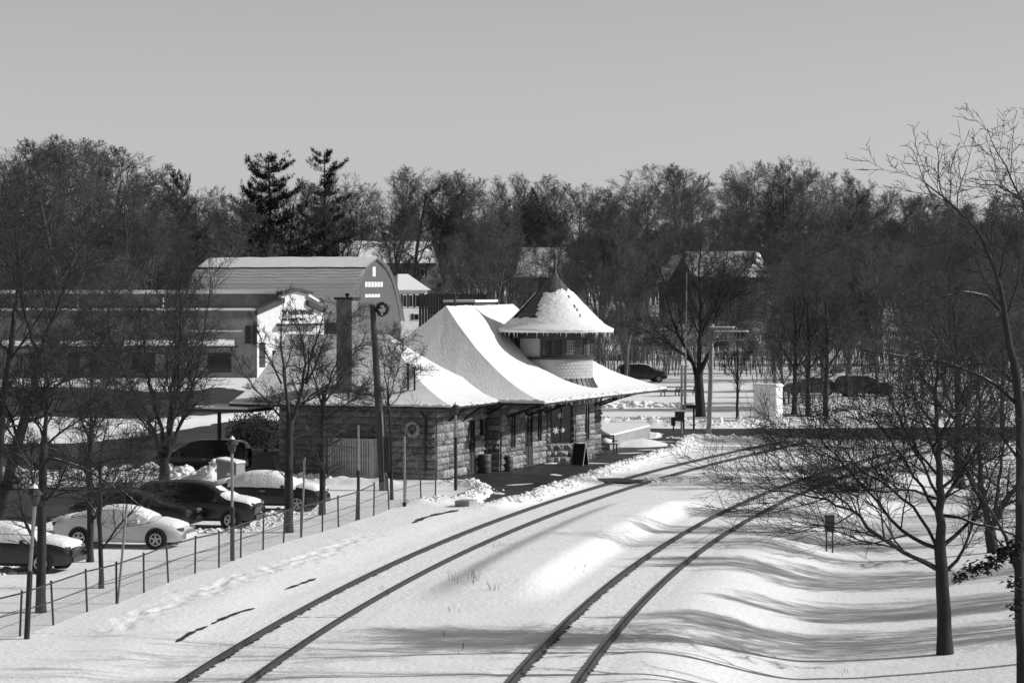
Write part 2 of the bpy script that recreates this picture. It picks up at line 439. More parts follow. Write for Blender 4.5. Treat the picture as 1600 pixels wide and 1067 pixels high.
lumps('snow_chunks', [(330, 757), (372, 750), (400, 749), (432, 751), (470, 752), (510, 754)], .35, 390, .04, 0.144, 'lumpy snow edge between the station wall and parked cars', 7)
lumps('snow_chunks', [(0, 905), (20, 880), (60, 870)], .5, 180, .05, 0.158, 'loose snow lumps beside the half hidden car', 8)
lumps('snow_chunks', [(300, 832), (360, 838), (420, 812), (470, 800)], .5, 330, .04, 0.144, 'loose snow lumps by the parked cars', 9)
lumps('snow_heap', [(940, 637), (975, 632), (1010, 634), (1055, 636)], .9, 260, .12, .5, 'rough heap of snow covered rocks beyond the station eaves', 10)

# ------------------------------------------------------------------ railway tracks
RAILP = [(x, z * .62) for x, z in [(-.075, 0), (.075, 0), (.075, .018), (.014, .035), (.012, .12), (.037, .13), (.037, .165), (-.037, .165), (-.037, .13), (-.012, .12), (-.014, .035), (-.075, .018)]]
def track(c, y0, y1, label):
    root = empty('railway_track', (float(xtrack(c, y0)), y0, 0), 0, label, 'railway track', 'railway tracks')
    R = np.array(root.location)
    Ys = np.arange(y0, y1, 1.0); d = np.polyder(c)
    sl_ = (xtrack(c, Ys + .1) - xtrack(c, Ys - .1)) / .2
    th = np.arctan(sl_); nxv, nyv = np.cos(th), -np.sin(th)
    for side in (-1, 1):
        off = side * .755
        V = []; k = len(RAILP)
        for i, Y in enumerate(Ys):
            cx = float(xtrack(c, Y))
            for (px, pz) in RAILP:
                V.append((cx + nxv[i] * (off + px) - R[0], Y + nyv[i] * (off + px) - R[1], pz + .01))
        Fc = [(i * k + j, i * k + (j + 1) % k, (i + 1) * k + (j + 1) % k, (i + 1) * k + j) for i in range(len(Ys) - 1) for j in range(k)]
        link('rail', np_mesh('rail', np.array(V), np.array(Fc), RUST), root)
        # melted slot of dark ballast beside the rail, its inner edge broken by the tie ends
        rng = random.Random(side * 3 + 11); V = []; yy = np.arange(y0, y1, .14)
        for Y in yy:
            cx = float(xtrack(c, Y)); s_ = float((xtrack(c, Y + .1) - xtrack(c, Y - .1)) / .2); t_ = math.atan(s_)
            ph = (Y % .56) / .56
            lo = -.05 - rng.random() * .02
            hi = (.12 if ph < .45 else .06) + rng.uniform(-.04, .06)
            hi *= (.75 + .5 * float(vnoise(Y * .15, side * 9.0, 21))) * (1.1 if side < 0 else .6) * float(np.interp(Y, [80, 120], [1, .35])); lo *= float(np.interp(Y, [80, 120], [1, .5]))
            for o_ in (lo, hi):
                V.append((cx + math.cos(t_) * (off + o_) - R[0], Y - math.sin(t_) * (off + o_) - R[1], .016))
        Fc = [(2 * i, 2 * i + 1, 2 * i + 3, 2 * i + 2) for i in range(len(yy) - 1)]
        b = link('ballast', np_mesh('ballast', np.array(V), np.array(Fc), BALLAST), root); b['kind'] = 'stuff'
    # ties of the nearest stretch, just breaking through the thin snow
    tb = MB(); tb.box((0, 0, 0), (2.5, .23, .12)); tm = tb.mesh('tie', BALLAST)
    for k in range(int(55 / .56), int(84 / .56)):
        Y = (k + .75) * .56; t_ = math.atan(float((xtrack(c, Y + .1) - xtrack(c, Y - .1)) / .2))
        o = link('tie', tm, root); o.location = (float(xtrack(c, Y)) - R[0], Y - R[1], -.094 + .008 * math.sin(k * 12.9898) + .006 * math.sin(k * .7)); o.rotation_euler = (0, 0, -t_)
    return root
track(CL, 40, 171, 'left hand curved railway track running past the station platform')
track(CR, 40, 168, 'right hand curved railway track running beside the snowy ditch')

# exposed edge of the old platform: dark broken strips of kerb showing through the snow
def strip(px, wd, label, m=BALLAST, seed=0):
    rng = random.Random(seed); pts = [G(*p) for p in px]
    mb = MB(); P2 = []
    for (a, b) in zip(pts[:-1], pts[1:]):
        n = max(1, int(math.hypot(b[0] - a[0], b[1] - a[1]) / .25))
        for k in range(n): P2.append((a[0] + (b[0] - a[0]) * k / n, a[1] + (b[1] - a[1]) * k / n))
    P2.append(pts[-1]); vs = []
    for i, (x, y) in enumerate(P2):
        f = min(1, i / 2, (len(P2) - 1 - i) / 2); h = wd * (.1 + .9 * f * rng.uniform(.25, 1.1))
        for sgn in (-1, 1):
            xx, yy = x + sgn * h * .5, y
            vs.append((xx, yy, max(gzs(xx, yy), gzs(x, y)) + .02))
    mb.add(vs, [(2 * i, 2 * i + 1, 2 * i + 3, 2 * i + 2) for i in range(len(P2) - 1)])
    o = mb.build('platform_edge', m)
    return tag(o, label, 'platform edge', kind='structure')
strip([(276, 1007), (300, 992), (325, 981)], .2, 'dark kerb of the old platform showing through snow, near piece', seed=1)
strip([(331, 978), (350, 969), (375, 959), (399, 951)], .2, 'dark kerb of the old platform showing through snow, middle piece', seed=2)
strip([(446, 923), (462, 917), (476, 912), (495, 905)], .2, 'dark kerb of the old platform showing through snow, far piece', seed=3)
strip([(645, 823), (660, 815), (682, 809), (718, 801)], .3, 'dark kerb by the broken concrete end block', seed=4)
# ------------------------------------------------------------------ stone railway station
OX, OY = G(681, 750)
HEAD = math.radians(20)
station = empty('railway_station', (OX, OY, 0), math.radians(70), 'stone railway station with snow covered flared roof and round shingled turret', 'station')
# local axes: x runs along the tracks (away), +y away from the tracks, so b (towards tracks) = -y
def L(a, b, z): return (a, -b, z)
def S(name, mb, m, parent=station, smooth=False): return mb.build(name, m, parent, smooth)
WZ = 3.42
# wall bodies (mortar coloured cores, stones stand proud of them)
def wallbody(poly, z0=-.3, z1=WZ):
    mb = MB(); mb.prism([(a, -b) for a, b in poly], z0, z1); return mb
BAY = [(13.0, .75), (14.2, 1.95), (17.1, 1.95), (18.3, .75)]
S('wall', wallbody([(0, 0), (0, -7.9), (6.55, -7.9), (6.55, 0)]), STONEDK)
S('wall', wallbody([(6.55, .75), (6.55, -8.6), (21.9, -8.6), (21.9, .75)]), STONEDK)
S('wall', wallbody([(13.0, .70), (14.2, 1.95), (17.1, 1.95), (18.3, .70)]), STONEDK)

# rock faced stones
STV = []
def stone_variants():
    for i in range(9):
        rng = random.Random(500 + i); nxs, nzs = 4, 3
        mb = MB(); vs = []; fs = []
        for j in range(nzs + 1):
            for k in range(nxs + 1):
                edge = k in (0, nxs) or j in (0, nzs)
                vs.append((k / nxs - .5, -(.35 if edge else .75 + rng.uniform(-.3, .35)), j / nzs - .5))
        for j in range(nzs):
            for k in range(nxs):
                a = j * (nxs + 1) + k; fs.append((a, a + 1, a + nxs + 2, a + nxs + 1))
        n = len(vs)
        ring = list(range(0, nxs + 1)) + [j * (nxs + 1) + nxs for j in range(1, nzs + 1)] + [nzs * (nxs + 1) + k for k in range(nxs - 1, -1, -1)] + [j * (nxs + 1) for j in range(nzs - 1, 0, -1)]
        vs += [(vs[q][0], .3, vs[q][2]) for q in ring]
        for q in range(len(ring)):
            a, b = ring[q], ring[(q + 1) % len(ring)]
            fs.append((b, a, n + q, n + (q + 1) % len(ring)))
        mb.add(vs, fs); STV.append(mb.mesh('stone', STONE))
stone_variants()
STONES = []
def lay(p0, p1, openings, z0=0.02, z1=WZ - .04, ch=.31, prio=0, seed=0, depth=.2, lw=(.42, .85), quoin=True):
    """courses of stone on the wall from p0 to p1 (a, b); the outer side is to the right when walking p0 -> p1 seen from above in (a, b)"""
    rng = random.Random(seed); a0, b0 = p0; a1, b1 = p1
    Ls = math.hypot(a1 - a0, b1 - b0); ux, uy = (a1 - a0) / Ls, -(b1 - b0) / Ls
    ang = math.atan2(uy, ux); z = z0
    while z < z1 - .12:
        h = min(z1 - z, ch * rng.uniform(.72, 1.3));
        if z1 - z - h < .14: h = z1 - z
        iv = [(0.0, Ls)]
        for s0, s1, q0, q1 in openings:
            if q0 < z + h * .5 < q1:
                nv = []
                for i0, i1 in iv:
                    if s1 <= i0 or s0 >= i1: nv.append((i0, i1)); continue
                    if s0 - i0 > .08: nv.append((i0, s0))
                    if i1 - s1 > .08: nv.append((s1, i1))
                iv = nv
        for i0, i1 in iv:
            s = i0
            while s < i1 - 1e-3:
                l = rng.uniform(*lw)
                if i1 - s - l < .28: l = i1 - s
                c = s + l / 2
                STONES.append((prio + rng.random() * .5, a0 + (a1 - a0) * c / Ls, b0 + (b1 - b0) * c / Ls, z + h / 2, ang, l - .025, depth * rng.uniform(.8, 1.2), h - .025, rng.randrange(9)))
                s += l
        z += h
W_OP = [(.95 + 3.0, 1.75 + 3.0, .02, 2.55)]               # wing: door
WING = [(4.05, 4.95, .02, 2.6), (5.55, 6.1, 1.7, 2.65)]
MID = [(1.2, 2.0, 1.05, 2.72), (3.3, 4.5, .02, 2.75), (5.15, 5.85, 1.1, 2.72)]   # measured from a = 6.55
NEARW = []
BW = math.hypot(1.2, 1.2)
lay((0, -7.9), (0, 0), NEARW, prio=2, seed=1, lw=(.5, 1.0))
lay((0, 0), (6.55, 0), WING, prio=0, seed=2)
lay((6.55, 0.0), (6.55, .75), [], prio=0, seed=3, lw=(.35, .8))
lay((6.55, .75), (13.0, .75), MID, prio=0, seed=4)
lay((13.0, .75), (14.2, 1.95), [(.30, 1.52, 1.0, 2.95)], prio=0, seed=5, lw=(.3, .6))
lay((14.2, 1.95), (17.1, 1.95), [(1.35, 2.15, 1.05, 2.9)], prio=0, seed=6)
lay((17.1, 1.95), (18.3, .75), [], prio=4, seed=7)
lay((18.3, .75), (21.9, .75), [(1.1, 1.9, 1.0, 2.7)], prio=1, seed=8)
STONES.sort(key=lambda t: t[0])
for (_p, a, b, z, ang, l, d, h, v) in STONES[:292]:
    o = link('stone', STV[v], station); o.location = L(a, b, z); o.rotation_euler = (0, 0, ang); o.scale = (l, d, h)
if len(STONES) > 292:
    mb = MB()
    for (_p, a, b, z, ang, l, d, h, v) in STONES[292:]:
        M = Matrix.Translation(L(a, b, z)) @ Matrix.Rotation(ang, 4, 'Z') @ Matrix.Diagonal((l, d, h, 1))
        me = STV[v]; mb.add([M @ q.co for q in me.vertices], [tuple(p.vertices) for p in me.polygons])
    S('stonework', mb, STONE)['kind'] = 'stuff'

# openings: windows and doors set back in the wall
def opening(name, p0, p1, s0, s1, z0, z1, kind='window', inset=.02, mull=1, rails=1, glass=GLASS, label=None):
    a0, b0 = p0; a1, b1 = p1; Ls = math.hypot(a1 - a0, b1 - b0)
    ux, uy = (a1 - a0) / Ls, -(b1 - b0) / Ls; nx_, ny_ = uy, -ux         # outward normal in local xy
    def Q(s, o, z): return (a0 + ux * s + nx_ * o, -b0 + uy * s + ny_ * o, z)
    def slab(s_0, s_1, q0, q1, o0, o1):
        mb = MB(); vs = [Q(s_0, o0, q0), Q(s_1, o0, q0), Q(s_1, o0, q1), Q(s_0, o0, q1), Q(s_0, o1, q0), Q(s_1, o1, q0), Q(s_1, o1, q1), Q(s_0, o1, q1)]
        mb.add(vs, [(0, 1, 2, 3), (7, 6, 5, 4), (0, 4, 5, 1), (1, 5, 6, 2), (2, 6, 7, 3), (3, 7, 4, 0)]); return mb
    fr = MB(); t = .07
    for (x0, x1, q0, q1) in [(s0, s0 + t, z0, z1), (s1 - t, s1, z0, z1), (s0 + t, s1 - t, z1 - t, z1), (s0 + t, s1 - t, z0, z0 + t)] + \
            [(s0 + (s1 - s0) * k / (mull + 1) - .025, s0 + (s1 - s0) * k / (mull + 1) + .025, z0 + t, z1 - t) for k in range(1, mull + 1)]:
        m_ = slab(x0, x1, q0, q1, -.05, inset + .045); fr.add(m_.v, m_.f)
    f = S(name, fr, WOODDK)
    if label: f['label'] = label
    edges = [s0 + (s1 - s0) * k / (mull + 1) for k in range(mull + 2)]
    for k in range(mull + 1):
        if kind == 'door':
            pn = slab(edges[k] + .04, edges[k + 1] - .04, z0 + .03, z0 + 1.0, -.05, inset + .02); pn.build('panel', WOODDK, f)
            slab(edges[k] + .04, edges[k + 1] - .04, z0 + 1.02, z1 - .05, -.05, inset + .012).build('pane', glass, f)
        else:
            for r_ in range(rails + 1):
                q0, q1 = z0 + (z1 - z0) * r_ / (rails + 1), z0 + (z1 - z0) * (r_ + 1) / (rails + 1)
                slab(edges[k] + .035, edges[k + 1] - .035, q0 + .03, q1 - .03, -.05, inset + .012).build('pane', glass, f)
    if kind == 'window':
        slab(s0 - .06, s1 + .06, z0 - .1, z0 - .005, -.05, .12).build('sill', STONE, f)
    return f, Q
opening('door', (0, 0), (6.55, 0), 4.05, 4.95, .02, 2.6, 'door', label='dark door in the low wing')
opening('window', (0, 0), (6.55, 0), 5.55, 6.1, 1.7, 2.65)
opening('window', (6.55, .75), (13, .75), 1.2, 2.0, 1.05, 2.72)
opening('door', (6.55, .75), (13, .75), 3.3, 4.5, .02, 2.75, 'door', label='tall dark double door between two windows')
opening('window', (6.55, .75), (13, .75), 5.15, 5.85, 1.1, 2.72)
bw_, QB = opening('window', (13, .75), (14.2, 1.95), .30, 1.52, 1.0, 2.95, mull=1, rails=0, label='wide bay window with three white paper snowflakes')
opening('window', (14.2, 1.95), (17.1, 1.95), 1.35, 2.15, 1.05, 2.9)
opening('window', (18.3, .75), (21.9, .75), 1.1, 1.9, 1.0, 2.7)
# paper snowflakes on the bay window
for s, z, r in ((.60, 1.66, .17), (.98, 1.68, .12), (.84, 2.42, .15)):
    mb = MB(); o = .055
    def bar(ang, r0, r1, wd):
        cx, sx = math.cos(ang), math.sin(ang); q = []
        for rr, ww in ((r0, -wd), (r1, -wd), (r1, wd), (r0, wd)):
            q.append(QB(s + rr * cx - ww * sx, o, z + rr * sx + ww * cx))
        q2 = [QB(s + rr * cx - ww * sx, o + .008, z + rr * sx + ww * cx) for rr, ww in ((r0, -wd), (r1, -wd), (r1, wd), (r0, wd))]
        mb.add(q + q2, [(3, 2, 1, 0), (4, 5, 6, 7), (0, 1, 5, 4), (1, 2, 6, 5), (2, 3, 7, 6), (3, 0, 4, 7)])
    for k in range(6): bar(k * math.pi / 3 + .3, .02, r, .034)
    n6 = [QB(s + r * .45 * math.cos(k * math.pi / 3 + .3 + math.pi / 6), o + .011, z + r * .45 * math.sin(k * math.pi / 3 + .3 + math.pi / 6)) for k in range(6)]
    n6b = [QB(s + r * .45 * math.cos(k * math.pi / 3 + .3 + math.pi / 6), o - .002, z + r * .45 * math.sin(k * math.pi / 3 + .3 + math.pi / 6)) for k in range(6)]
    mb.add(n6 + n6b, [(5, 4, 3, 2, 1, 0), tuple(range(6, 12))] + [(k, (k + 1) % 6, 6 + (k + 1) % 6, 6 + k) for k in range(6)])
    mb.build('snowflake', WHITEP, bw_)

# ---- roofs: flared hips. Eave rectangle a0..a1, b0..b1; ridge from ra0 to ra1 at b = rb
def prof(t, z0, z1, k=.62): return z0 + (z1 - z0) * ((1 - k) * t + k * t * t)
def hip_roof(a0, a1, b0, b1, rg, z0, z1, seed, k=.62, rows=16, cols=36, lump=.03):
    ev = [(a0, b0), (a0, b1), (a1, b1), (a1, b0)]
    V = []; Fc = []
    for s in range(4):
        e0, e1, g0, g1 = ev[s], ev[(s + 1) % 4], rg[s], rg[(s + 1) % 4]
        base = len(V)
        for r_ in range(rows + 1):
            t = r_ / rows; z = prof(t, z0, z1, k)
            for c in range(cols + 1):
                u = c / cols
                a = (e0[0] + (e1[0] - e0[0]) * u) * (1 - t) + (g0[0] + (g1[0] - g0[0]) * u) * t
                b = (e0[1] + (e1[1] - e0[1]) * u) * (1 - t) + (g0[1] + (g1[1] - g0[1]) * u) * t
                n = (float(vnoise(a * .9, b * .9, seed)) - .5) * lump * 2 + (float(vnoise(a * 3, b * 3, seed + 1)) - .5) * lump
                if 0 < r_: z_ = z + n
                else: z_ = z + n * .6
                V.append(L(a, b, z_))
        for r_ in range(rows):
            for c in range(cols):
                q = base + r_ * (cols + 1) + c; Fc.append((q + cols + 1, q + cols + 2, q + 1, q))
    return V, Fc
def roof(a0, a1, b0, b1, rg, z0, z1, seed, nm):
    V, Fc = hip_roof(a0, a1, b0, b1, rg, z0, z1, seed)
    mb = MB(); mb.add(V, Fc)
    # snow edge: drops 9 cm at the eaves
    ev = [(a0, b0), (a0, b1), (a1, b1), (a1, b0)]
    rg_ = random.Random(seed); up = []; lo = []
    n = 60
    for s in range(4):
        for i in range(n):
            u = i / n; a = ev[s][0] + (ev[(s + 1) % 4][0] - ev[s][0]) * u; b = ev[s][1] + (ev[(s + 1) % 4][1] - ev[s][1]) * u
            up.append(L(a, b, z0 + .02)); lo.append(L(a, b, z0 - .05 - rg_.random() * .05))
    m = len(up); mb.add(up + lo, [((i + 1) % m, i, m + i, m + (i + 1) % m) for i in range(m)])
    r_o = S(nm, mb, ROOFSNOW, smooth=True)
    # shingled deck with gutter board and dark soffit under it
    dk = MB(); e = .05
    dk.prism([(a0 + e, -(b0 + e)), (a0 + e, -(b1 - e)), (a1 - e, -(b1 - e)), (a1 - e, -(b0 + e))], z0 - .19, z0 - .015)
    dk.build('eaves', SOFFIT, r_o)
    gt = MB()
    for s in range(4):
        p, q = ev[s], ev[(s + 1) % 4]
        gt.tube([L(p[0], p[1], z0 - .13), L(q[0], q[1], z0 - .13)], .055, 6)
    gt.build('gutter', BLACKP, r_o)
    return r_o
Z0 = 3.5
wing_roof = roof(-1.25, 9.6, -9.9, 1.25, [(4.2, -9.5), (4.2, -4.1), (4.2, -4.1), (4.2, -9.5)], Z0, 6.62, 41, 'roof')
main_roof = roof(4.9, 25.0, -10.6, 3.5, [(10.4, -3.55), (10.4, -3.55), (20.2, -3.55), (20.2, -3.55)], Z0 - .03, 7.95, 51, 'roof')
mb = MB()
for q in range(int(19 / .085)):                              # icicles along the track side eave
    a = 5.2 + q * .085 + random.Random(q).uniform(-.03, .03); l = .06 + .22 * random.Random(q + 9).random() ** 2
    if random.Random(q + 3).random() < .55: mb.tube([L(a, 3.52, Z0 - .1), L(a, 3.52, Z0 - .12 - l)], [.016, .003], 4, False)
S('icicles', mb, ROOFSNOW, main_roof)['kind'] = 'stuff'
# crumbs of snow and refrozen lumps along the eaves
def eave_lumps(line, n, seed, par_):
    rng = np.random.default_rng(seed); bv, bf = ico(); V = []; Fs = []
    for i in range(n):
        k = rng.random() * (len(line) - 1); j = int(k); u = k - j
        a = line[j][0] + (line[j + 1][0] - line[j][0]) * u; b = line[j][1] + (line[j + 1][1] - line[j][1]) * u
        q = bv * (1 + rng.normal(0, .2, (len(bv), 1))) * np.array([rng.uniform(.08, .35), rng.uniform(.05, .12), rng.uniform(.025, .06)])
        c, s = math.cos(math.atan2(-(line[j + 1][1] - line[j][1]), line[j + 1][0] - line[j][0])), math.sin(math.atan2(-(line[j + 1][1] - line[j][1]), line[j + 1][0] - line[j][0]))
        q = np.stack([q[:, 0] * c - q[:, 1] * s, q[:, 0] * s + q[:, 1] * c, q[:, 2]], -1) + (a, -b, Z0 - .01 + rng.uniform(-.04, .03))
        V.append(q); Fs.append(bf + i * len(bv))
    o = link('eave_snow', np_mesh('eave_snow', np.concatenate(V), np.concatenate(Fs), LUMPSNOW, True), par_); o['kind'] = 'stuff'
eave_lumps([(-1.22, -9.8), (-1.22, 1.22), (4.9, 1.22)], 170, 1, wing_roof)
eave_lumps([(4.93, 1.3), (4.93, 3.46), (24.9, 3.46)], 330, 2, main_roof)
# eave brackets on the long wall
for a in (1.2, 3.3, 7.2, 10.6, 12.6, 19.6, 21.4):
    b = 0 if a < 6.5 else .75; e = 1.1 if a < 6.5 else 3.0
    mb = MB(); mb.tube([L(a, b, 2.55), L(a, b + (e - b) * .55, 3.0), L(a, e, 3.28)], .065, 5); mb.box(L(a, (b + e) / 2, 3.3), (.12, e - b, .1)); S('bracket', mb, WOODDK)
# canopy posts beyond the far end
for b in (-4,):
    mb = MB(); mb.box(L(24.0, b, 1.65), (.22, .22, 3.3)); mb.box(L(24.0, b, .2), (.4, .4, .4)); mb.tube([L(24.0, b, 2.2), L(23.3, b, 3.2)], .06, 5); mb.tube([L(24.0, b, 2.2), L(24.7, b, 3.2)], .06, 5); S('post', mb, WOODDK)
# downspouts
for pts in ([(0, -7.2), None], [(0, -.45), None], [(6.2, .0), None]):
    (a, b), _ = pts
    if a < 1: pl = [L(-1.0, b, 3.4), L(-.75, b, 3.2), L(-.14, b, 2.85), L(-.13, b, .1)]
    else: pl = [L(a, 1.2, 3.4), L(a, .9, 3.15), L(a, .2, 2.75), L(a, .17, .1)]
    mb = MB(); mb.tube(pl, .055, 7); S('downspout', mb, BLACKP)
# chimney, vent pipes
mb = MB(); cx, cy = .75, -4.75
mb.box(L(cx, cy, 6.0), (.78, .78, 4.6)); ch = S('chimney', mb, BRICKCH)
mb = MB(); mb.box(L(cx, cy, 8.36), (.95, .95, .12)); mb.build('chimney_cap', BLACKP, ch)
mb = MB(); mb.lathe([(.0, 8.62), (.13, 8.58), (.1, 8.5), (.05, 8.42)], (cx, -cy, 0), 8); mb.build('chimney_pot', BLACKP, ch)
for b, zt in ((-1.60, 5.25), (-1.28, 5.1)):
    mb = MB(); a = .55
    mb.tube([L(a, b, 4.0), L(a, b, zt)], .05, 7); mb.tube([L(a, b, zt), L(a, b, zt + .09)], .085, 7); S('vent_pipe', mb, BLACKP)
# small raised skylight box on the far ridge
mb = MB(); mb.box(L(18.2, -5.2, 7.85), (3.2, 1.6, .5)); S('roof_hatch', mb, SHINGLE)
mb = MB(); mb.box(L(18.2, -5.2, 8.15), (3.4, 1.8, .12)); S('hatch_snow', mb, ROOFSNOW)
mb = MB(); mb.tube([L(11.6, -3.55, 7.9), L(11.6, -3.55, 8.28)], .06, 6); mb.lathe([(.0, .3), (.12, .2), (.12, .1), (0, 0)], L(11.6, -3.55, 8.2), 8); S('ridge_finial', mb, BLACKP)

# ---- round turret
TA, TB = 15.7, .35
CXY = (TA, -TB)
def tloc(r, ang, z): return (CXY[0] + r * math.cos(ang), CXY[1] + r * math.sin(ang), z)
# angle alpha measured from the direction facing the camera, positive to the right, in local coordinates
camdir = math.atan2(-(OY), -(OX)) - math.radians(70)        # local direction from the station to the camera
def al(deg): return camdir + math.radians(deg) + math.radians(2)
RD = 1.93
mb = MB(); mb.lathe([(RD, 3.6), (RD, 6.9)], (CXY[0], CXY[1], 0), 48)
turret = S('turret_wall', mb, SHINGLELT, smooth=True)
rng = random.Random(8); mb = MB()
z = 4.25; row = 0
while z < 6.45:
    for k in range(58):
        a0 = 2 * math.pi * (k + (row % 2) * .5) / 58; a1 = a0 + 2 * math.pi / 58 * .93
        r0, r1 = RD + .035 + rng.uniform(0, .008), RD + .012; h = .195
        q = [tloc(r0, a0, z), tloc(r0, a1, z), tloc(r1, a1, z + h), tloc(r1, a0, z + h), tloc(RD - .01, a0, z), tloc(RD - .01, a1, z)]
        mb.add(q, [(0, 1, 2, 3), (1, 0, 4, 5)])
    z += .17; row += 1
    if 5.3 < z + .17 and z < 5.35: z = 5.5
S('shingles', mb, SHINGLELT, turret)['kind'] = 'stuff'
# dark window band: frame ring, sill ring, posts, sashes
mb = MB(); mb.lathe([(RD - .02, 5.22), (RD + .14, 5.22), (RD + .16, 5.34), (RD - .02, 5.36)], (CXY[0], CXY[1], 0), 48); S('turret_sill', mb, WOODDK, turret)
mb = MB(); mb.lathe([(RD - .02, 6.28), (RD + .10, 6.28), (RD + .12, 6.62), (RD - .02, 6.64)], (CXY[0], CXY[1], 0), 48); S('turret_frieze', mb, WOODDK, turret)
def arc_slab(a0, a1, z0, z1, r0, r1, n=5):
    mb = MB(); vs = []
    for i in range(n + 1):
        a = a0 + (a1 - a0) * i / n
        vs += [tloc(r1, a, z0), tloc(r1, a, z1), tloc(r0, a, z1), tloc(r0, a, z0)]
    fs = [(0, 1, 2, 3), (4 * n + 3, 4 * n + 2, 4 * n + 1, 4 * n)]
    for i in range(n):
        for j in range(4): fs.append((4 * i + j, 4 * i + 4 + j, 4 * i + 4 + (j + 1) % 4, 4 * i + (j + 1) % 4))
    return mb.add(vs, fs)
for wi, (c, hw) in enumerate([(-8, 14.5), (28, 14.5), (64, 13), (100, 14), (136, 14), (-80, 8)]):
    d = math.radians
    fr = MB()
    for p, q, z0, z1 in ((c - hw - 3.5, c - hw, 5.36, 6.28), (c + hw, c + hw + 3.5, 5.36, 6.28), (c - hw, c + hw, 5.36, 5.46), (c - hw, c + hw, 6.2, 6.28), (c - 1, c + 1, 5.46, 6.2)):
        s = arc_slab(al(p), al(q), z0, z1, RD - .02, RD + .09, 3); fr.add(s.v, s.f)
    f = S('window', fr, WOODDK, turret)
    gl = GLASSLT if wi in (1, 2) else GLASS
    for k in range(2):
        p0, p1 = (c - hw, c - 1) if k == 0 else (c + 1, c + hw)
        arc_slab(al(p0), al(p1), 5.46, 6.2, RD + .0, RD + .045, 3).build('pane', GLASSLT if (wi == 1 and k == 0) or wi == 2 else GLASS, f)  # bright reflection is painted into the colour of the paler panes
    lt = MB()
    for k in range(1, 8):
        a = c - hw + 2 * hw * k / 8; s = arc_slab(al(a - .35), al(a + .35), 5.46, 6.2, RD + .045, RD + .06, 1); lt.add(s.v, s.f)
    for k in range(1, 5):
        zz = 5.46 + .74 * k / 5; s = arc_slab(al(c - hw), al(c + hw), zz - .01, zz + .01, RD + .047, RD + .058, 5); lt.add(s.v, s.f)
    lt.build('glazing_bars', WOODDK, f)
# flared metal skirt at the foot
sk = []
for k in range(40):
    m_ = MB(); a0 = 2 * math.pi * k / 40; a1 = 2 * math.pi * (k + 1) / 40
    m_.lathe([(RD + .02, 4.28), (RD + .06, 4.1), (RD + .2, 3.85), (RD + .48, 3.5)], (CXY[0], CXY[1], 0), 2, a0=a0, a1=a1 - .006)
    if -1.2 < (a0 - camdir + math.pi) % (2 * math.pi) - math.pi < 2.6: m_.build('skirt_panel', METALROOF, station); 
    m_ = MB(); m_.tube([tloc(RD + .04, a0, 4.27), tloc(RD + .08, a0, 4.1), tloc(RD + .22, a0, 3.85), tloc(RD + .5, a0, 3.5)], .02, 4)
    sk.append(m_)
mb = MB()
for m_ in sk: mb.add(m_.v, m_.f)
S('skirt_seams', mb, METALROOF)['kind'] = 'stuff'
# conical roof, bell cast, shingled; snow covers most of the sunny side
RE = 2.92
def cone_r(z):                                               # radius by height
    pts = [(6.62, RE + .02), (6.70, RE), (6.95, 2.45), (7.4, 1.98), (8.2, 1.22), (8.9, .60), (9.25, .30), (9.55, .14), (10.0, .06), (10.35, .03)]
    zs_, rs_ = zip(*pts); return float(np.interp(z, zs_, rs_))
mb = MB(); mb.lathe([(cone_r(z), z) for z in np.linspace(6.66, 9.6, 22)], (CXY[0], CXY[1], 0), 48); cone = S('turret_roof', mb, SHINGLE, smooth=False)
mb = MB(); rng = random.Random(12)
for row, z in enumerate(np.arange(6.75, 9.3, .115)):
    r = cone_r(z); r2 = cone_r(z + .16); n = max(8, int(2 * math.pi * r / .21))
    for k in range(n):
        a0 = 2 * math.pi * (k + .5 * (row % 2)) / n; a1 = a0 + 2 * math.pi / n * .93; o = rng.uniform(.012, .032)
        q = [tloc(r + o + .01, a0, z), tloc(r + o + .01, a1, z), tloc(r2 + .008, a1, z + .16), tloc(r2 + .008, a0, z + .16), tloc(r - .02, a0, z - .01), tloc(r - .02, a1, z - .01)]
        mb.add(q, [(0, 1, 2, 3), (1, 0, 4, 5)])
S('shingles', mb, SHINGLE, cone)['kind'] = 'stuff'
mb = MB(); mb.lathe([(.16, 9.5), (.09, 9.7), (.05, 10.1), (.03, 10.3), (.10, 10.42), (.11, 10.5), (.05, 10.62), (.015, 10.72), (.0, 11.05)], (CXY[0], CXY[1], 0), 10); S('finial', mb, BLACKP, cone, True)
mb = MB(); mb.lathe([(RD, 6.55), (RE - .02, 6.60), (RE + .03, 6.60), (RE + .03, 6.68)], (CXY[0], CXY[1], 0), 48); S('turret_eaves', mb, SOFFIT, cone)
V = []; Fc = []; nA, nZ = 150, 60
zz = np.linspace(6.66, 9.25, nZ)
for j, z in enumerate(zz):
    for k in range(nA):
        a = 2 * math.pi * k / nA; r = cone_r(z) + .055 + .05 * (1 - j / nZ)
        r += (float(vnoise(k * .6, j * .8, 5)) - .5) * .05
        V.append(tloc(r, a, z + .05))
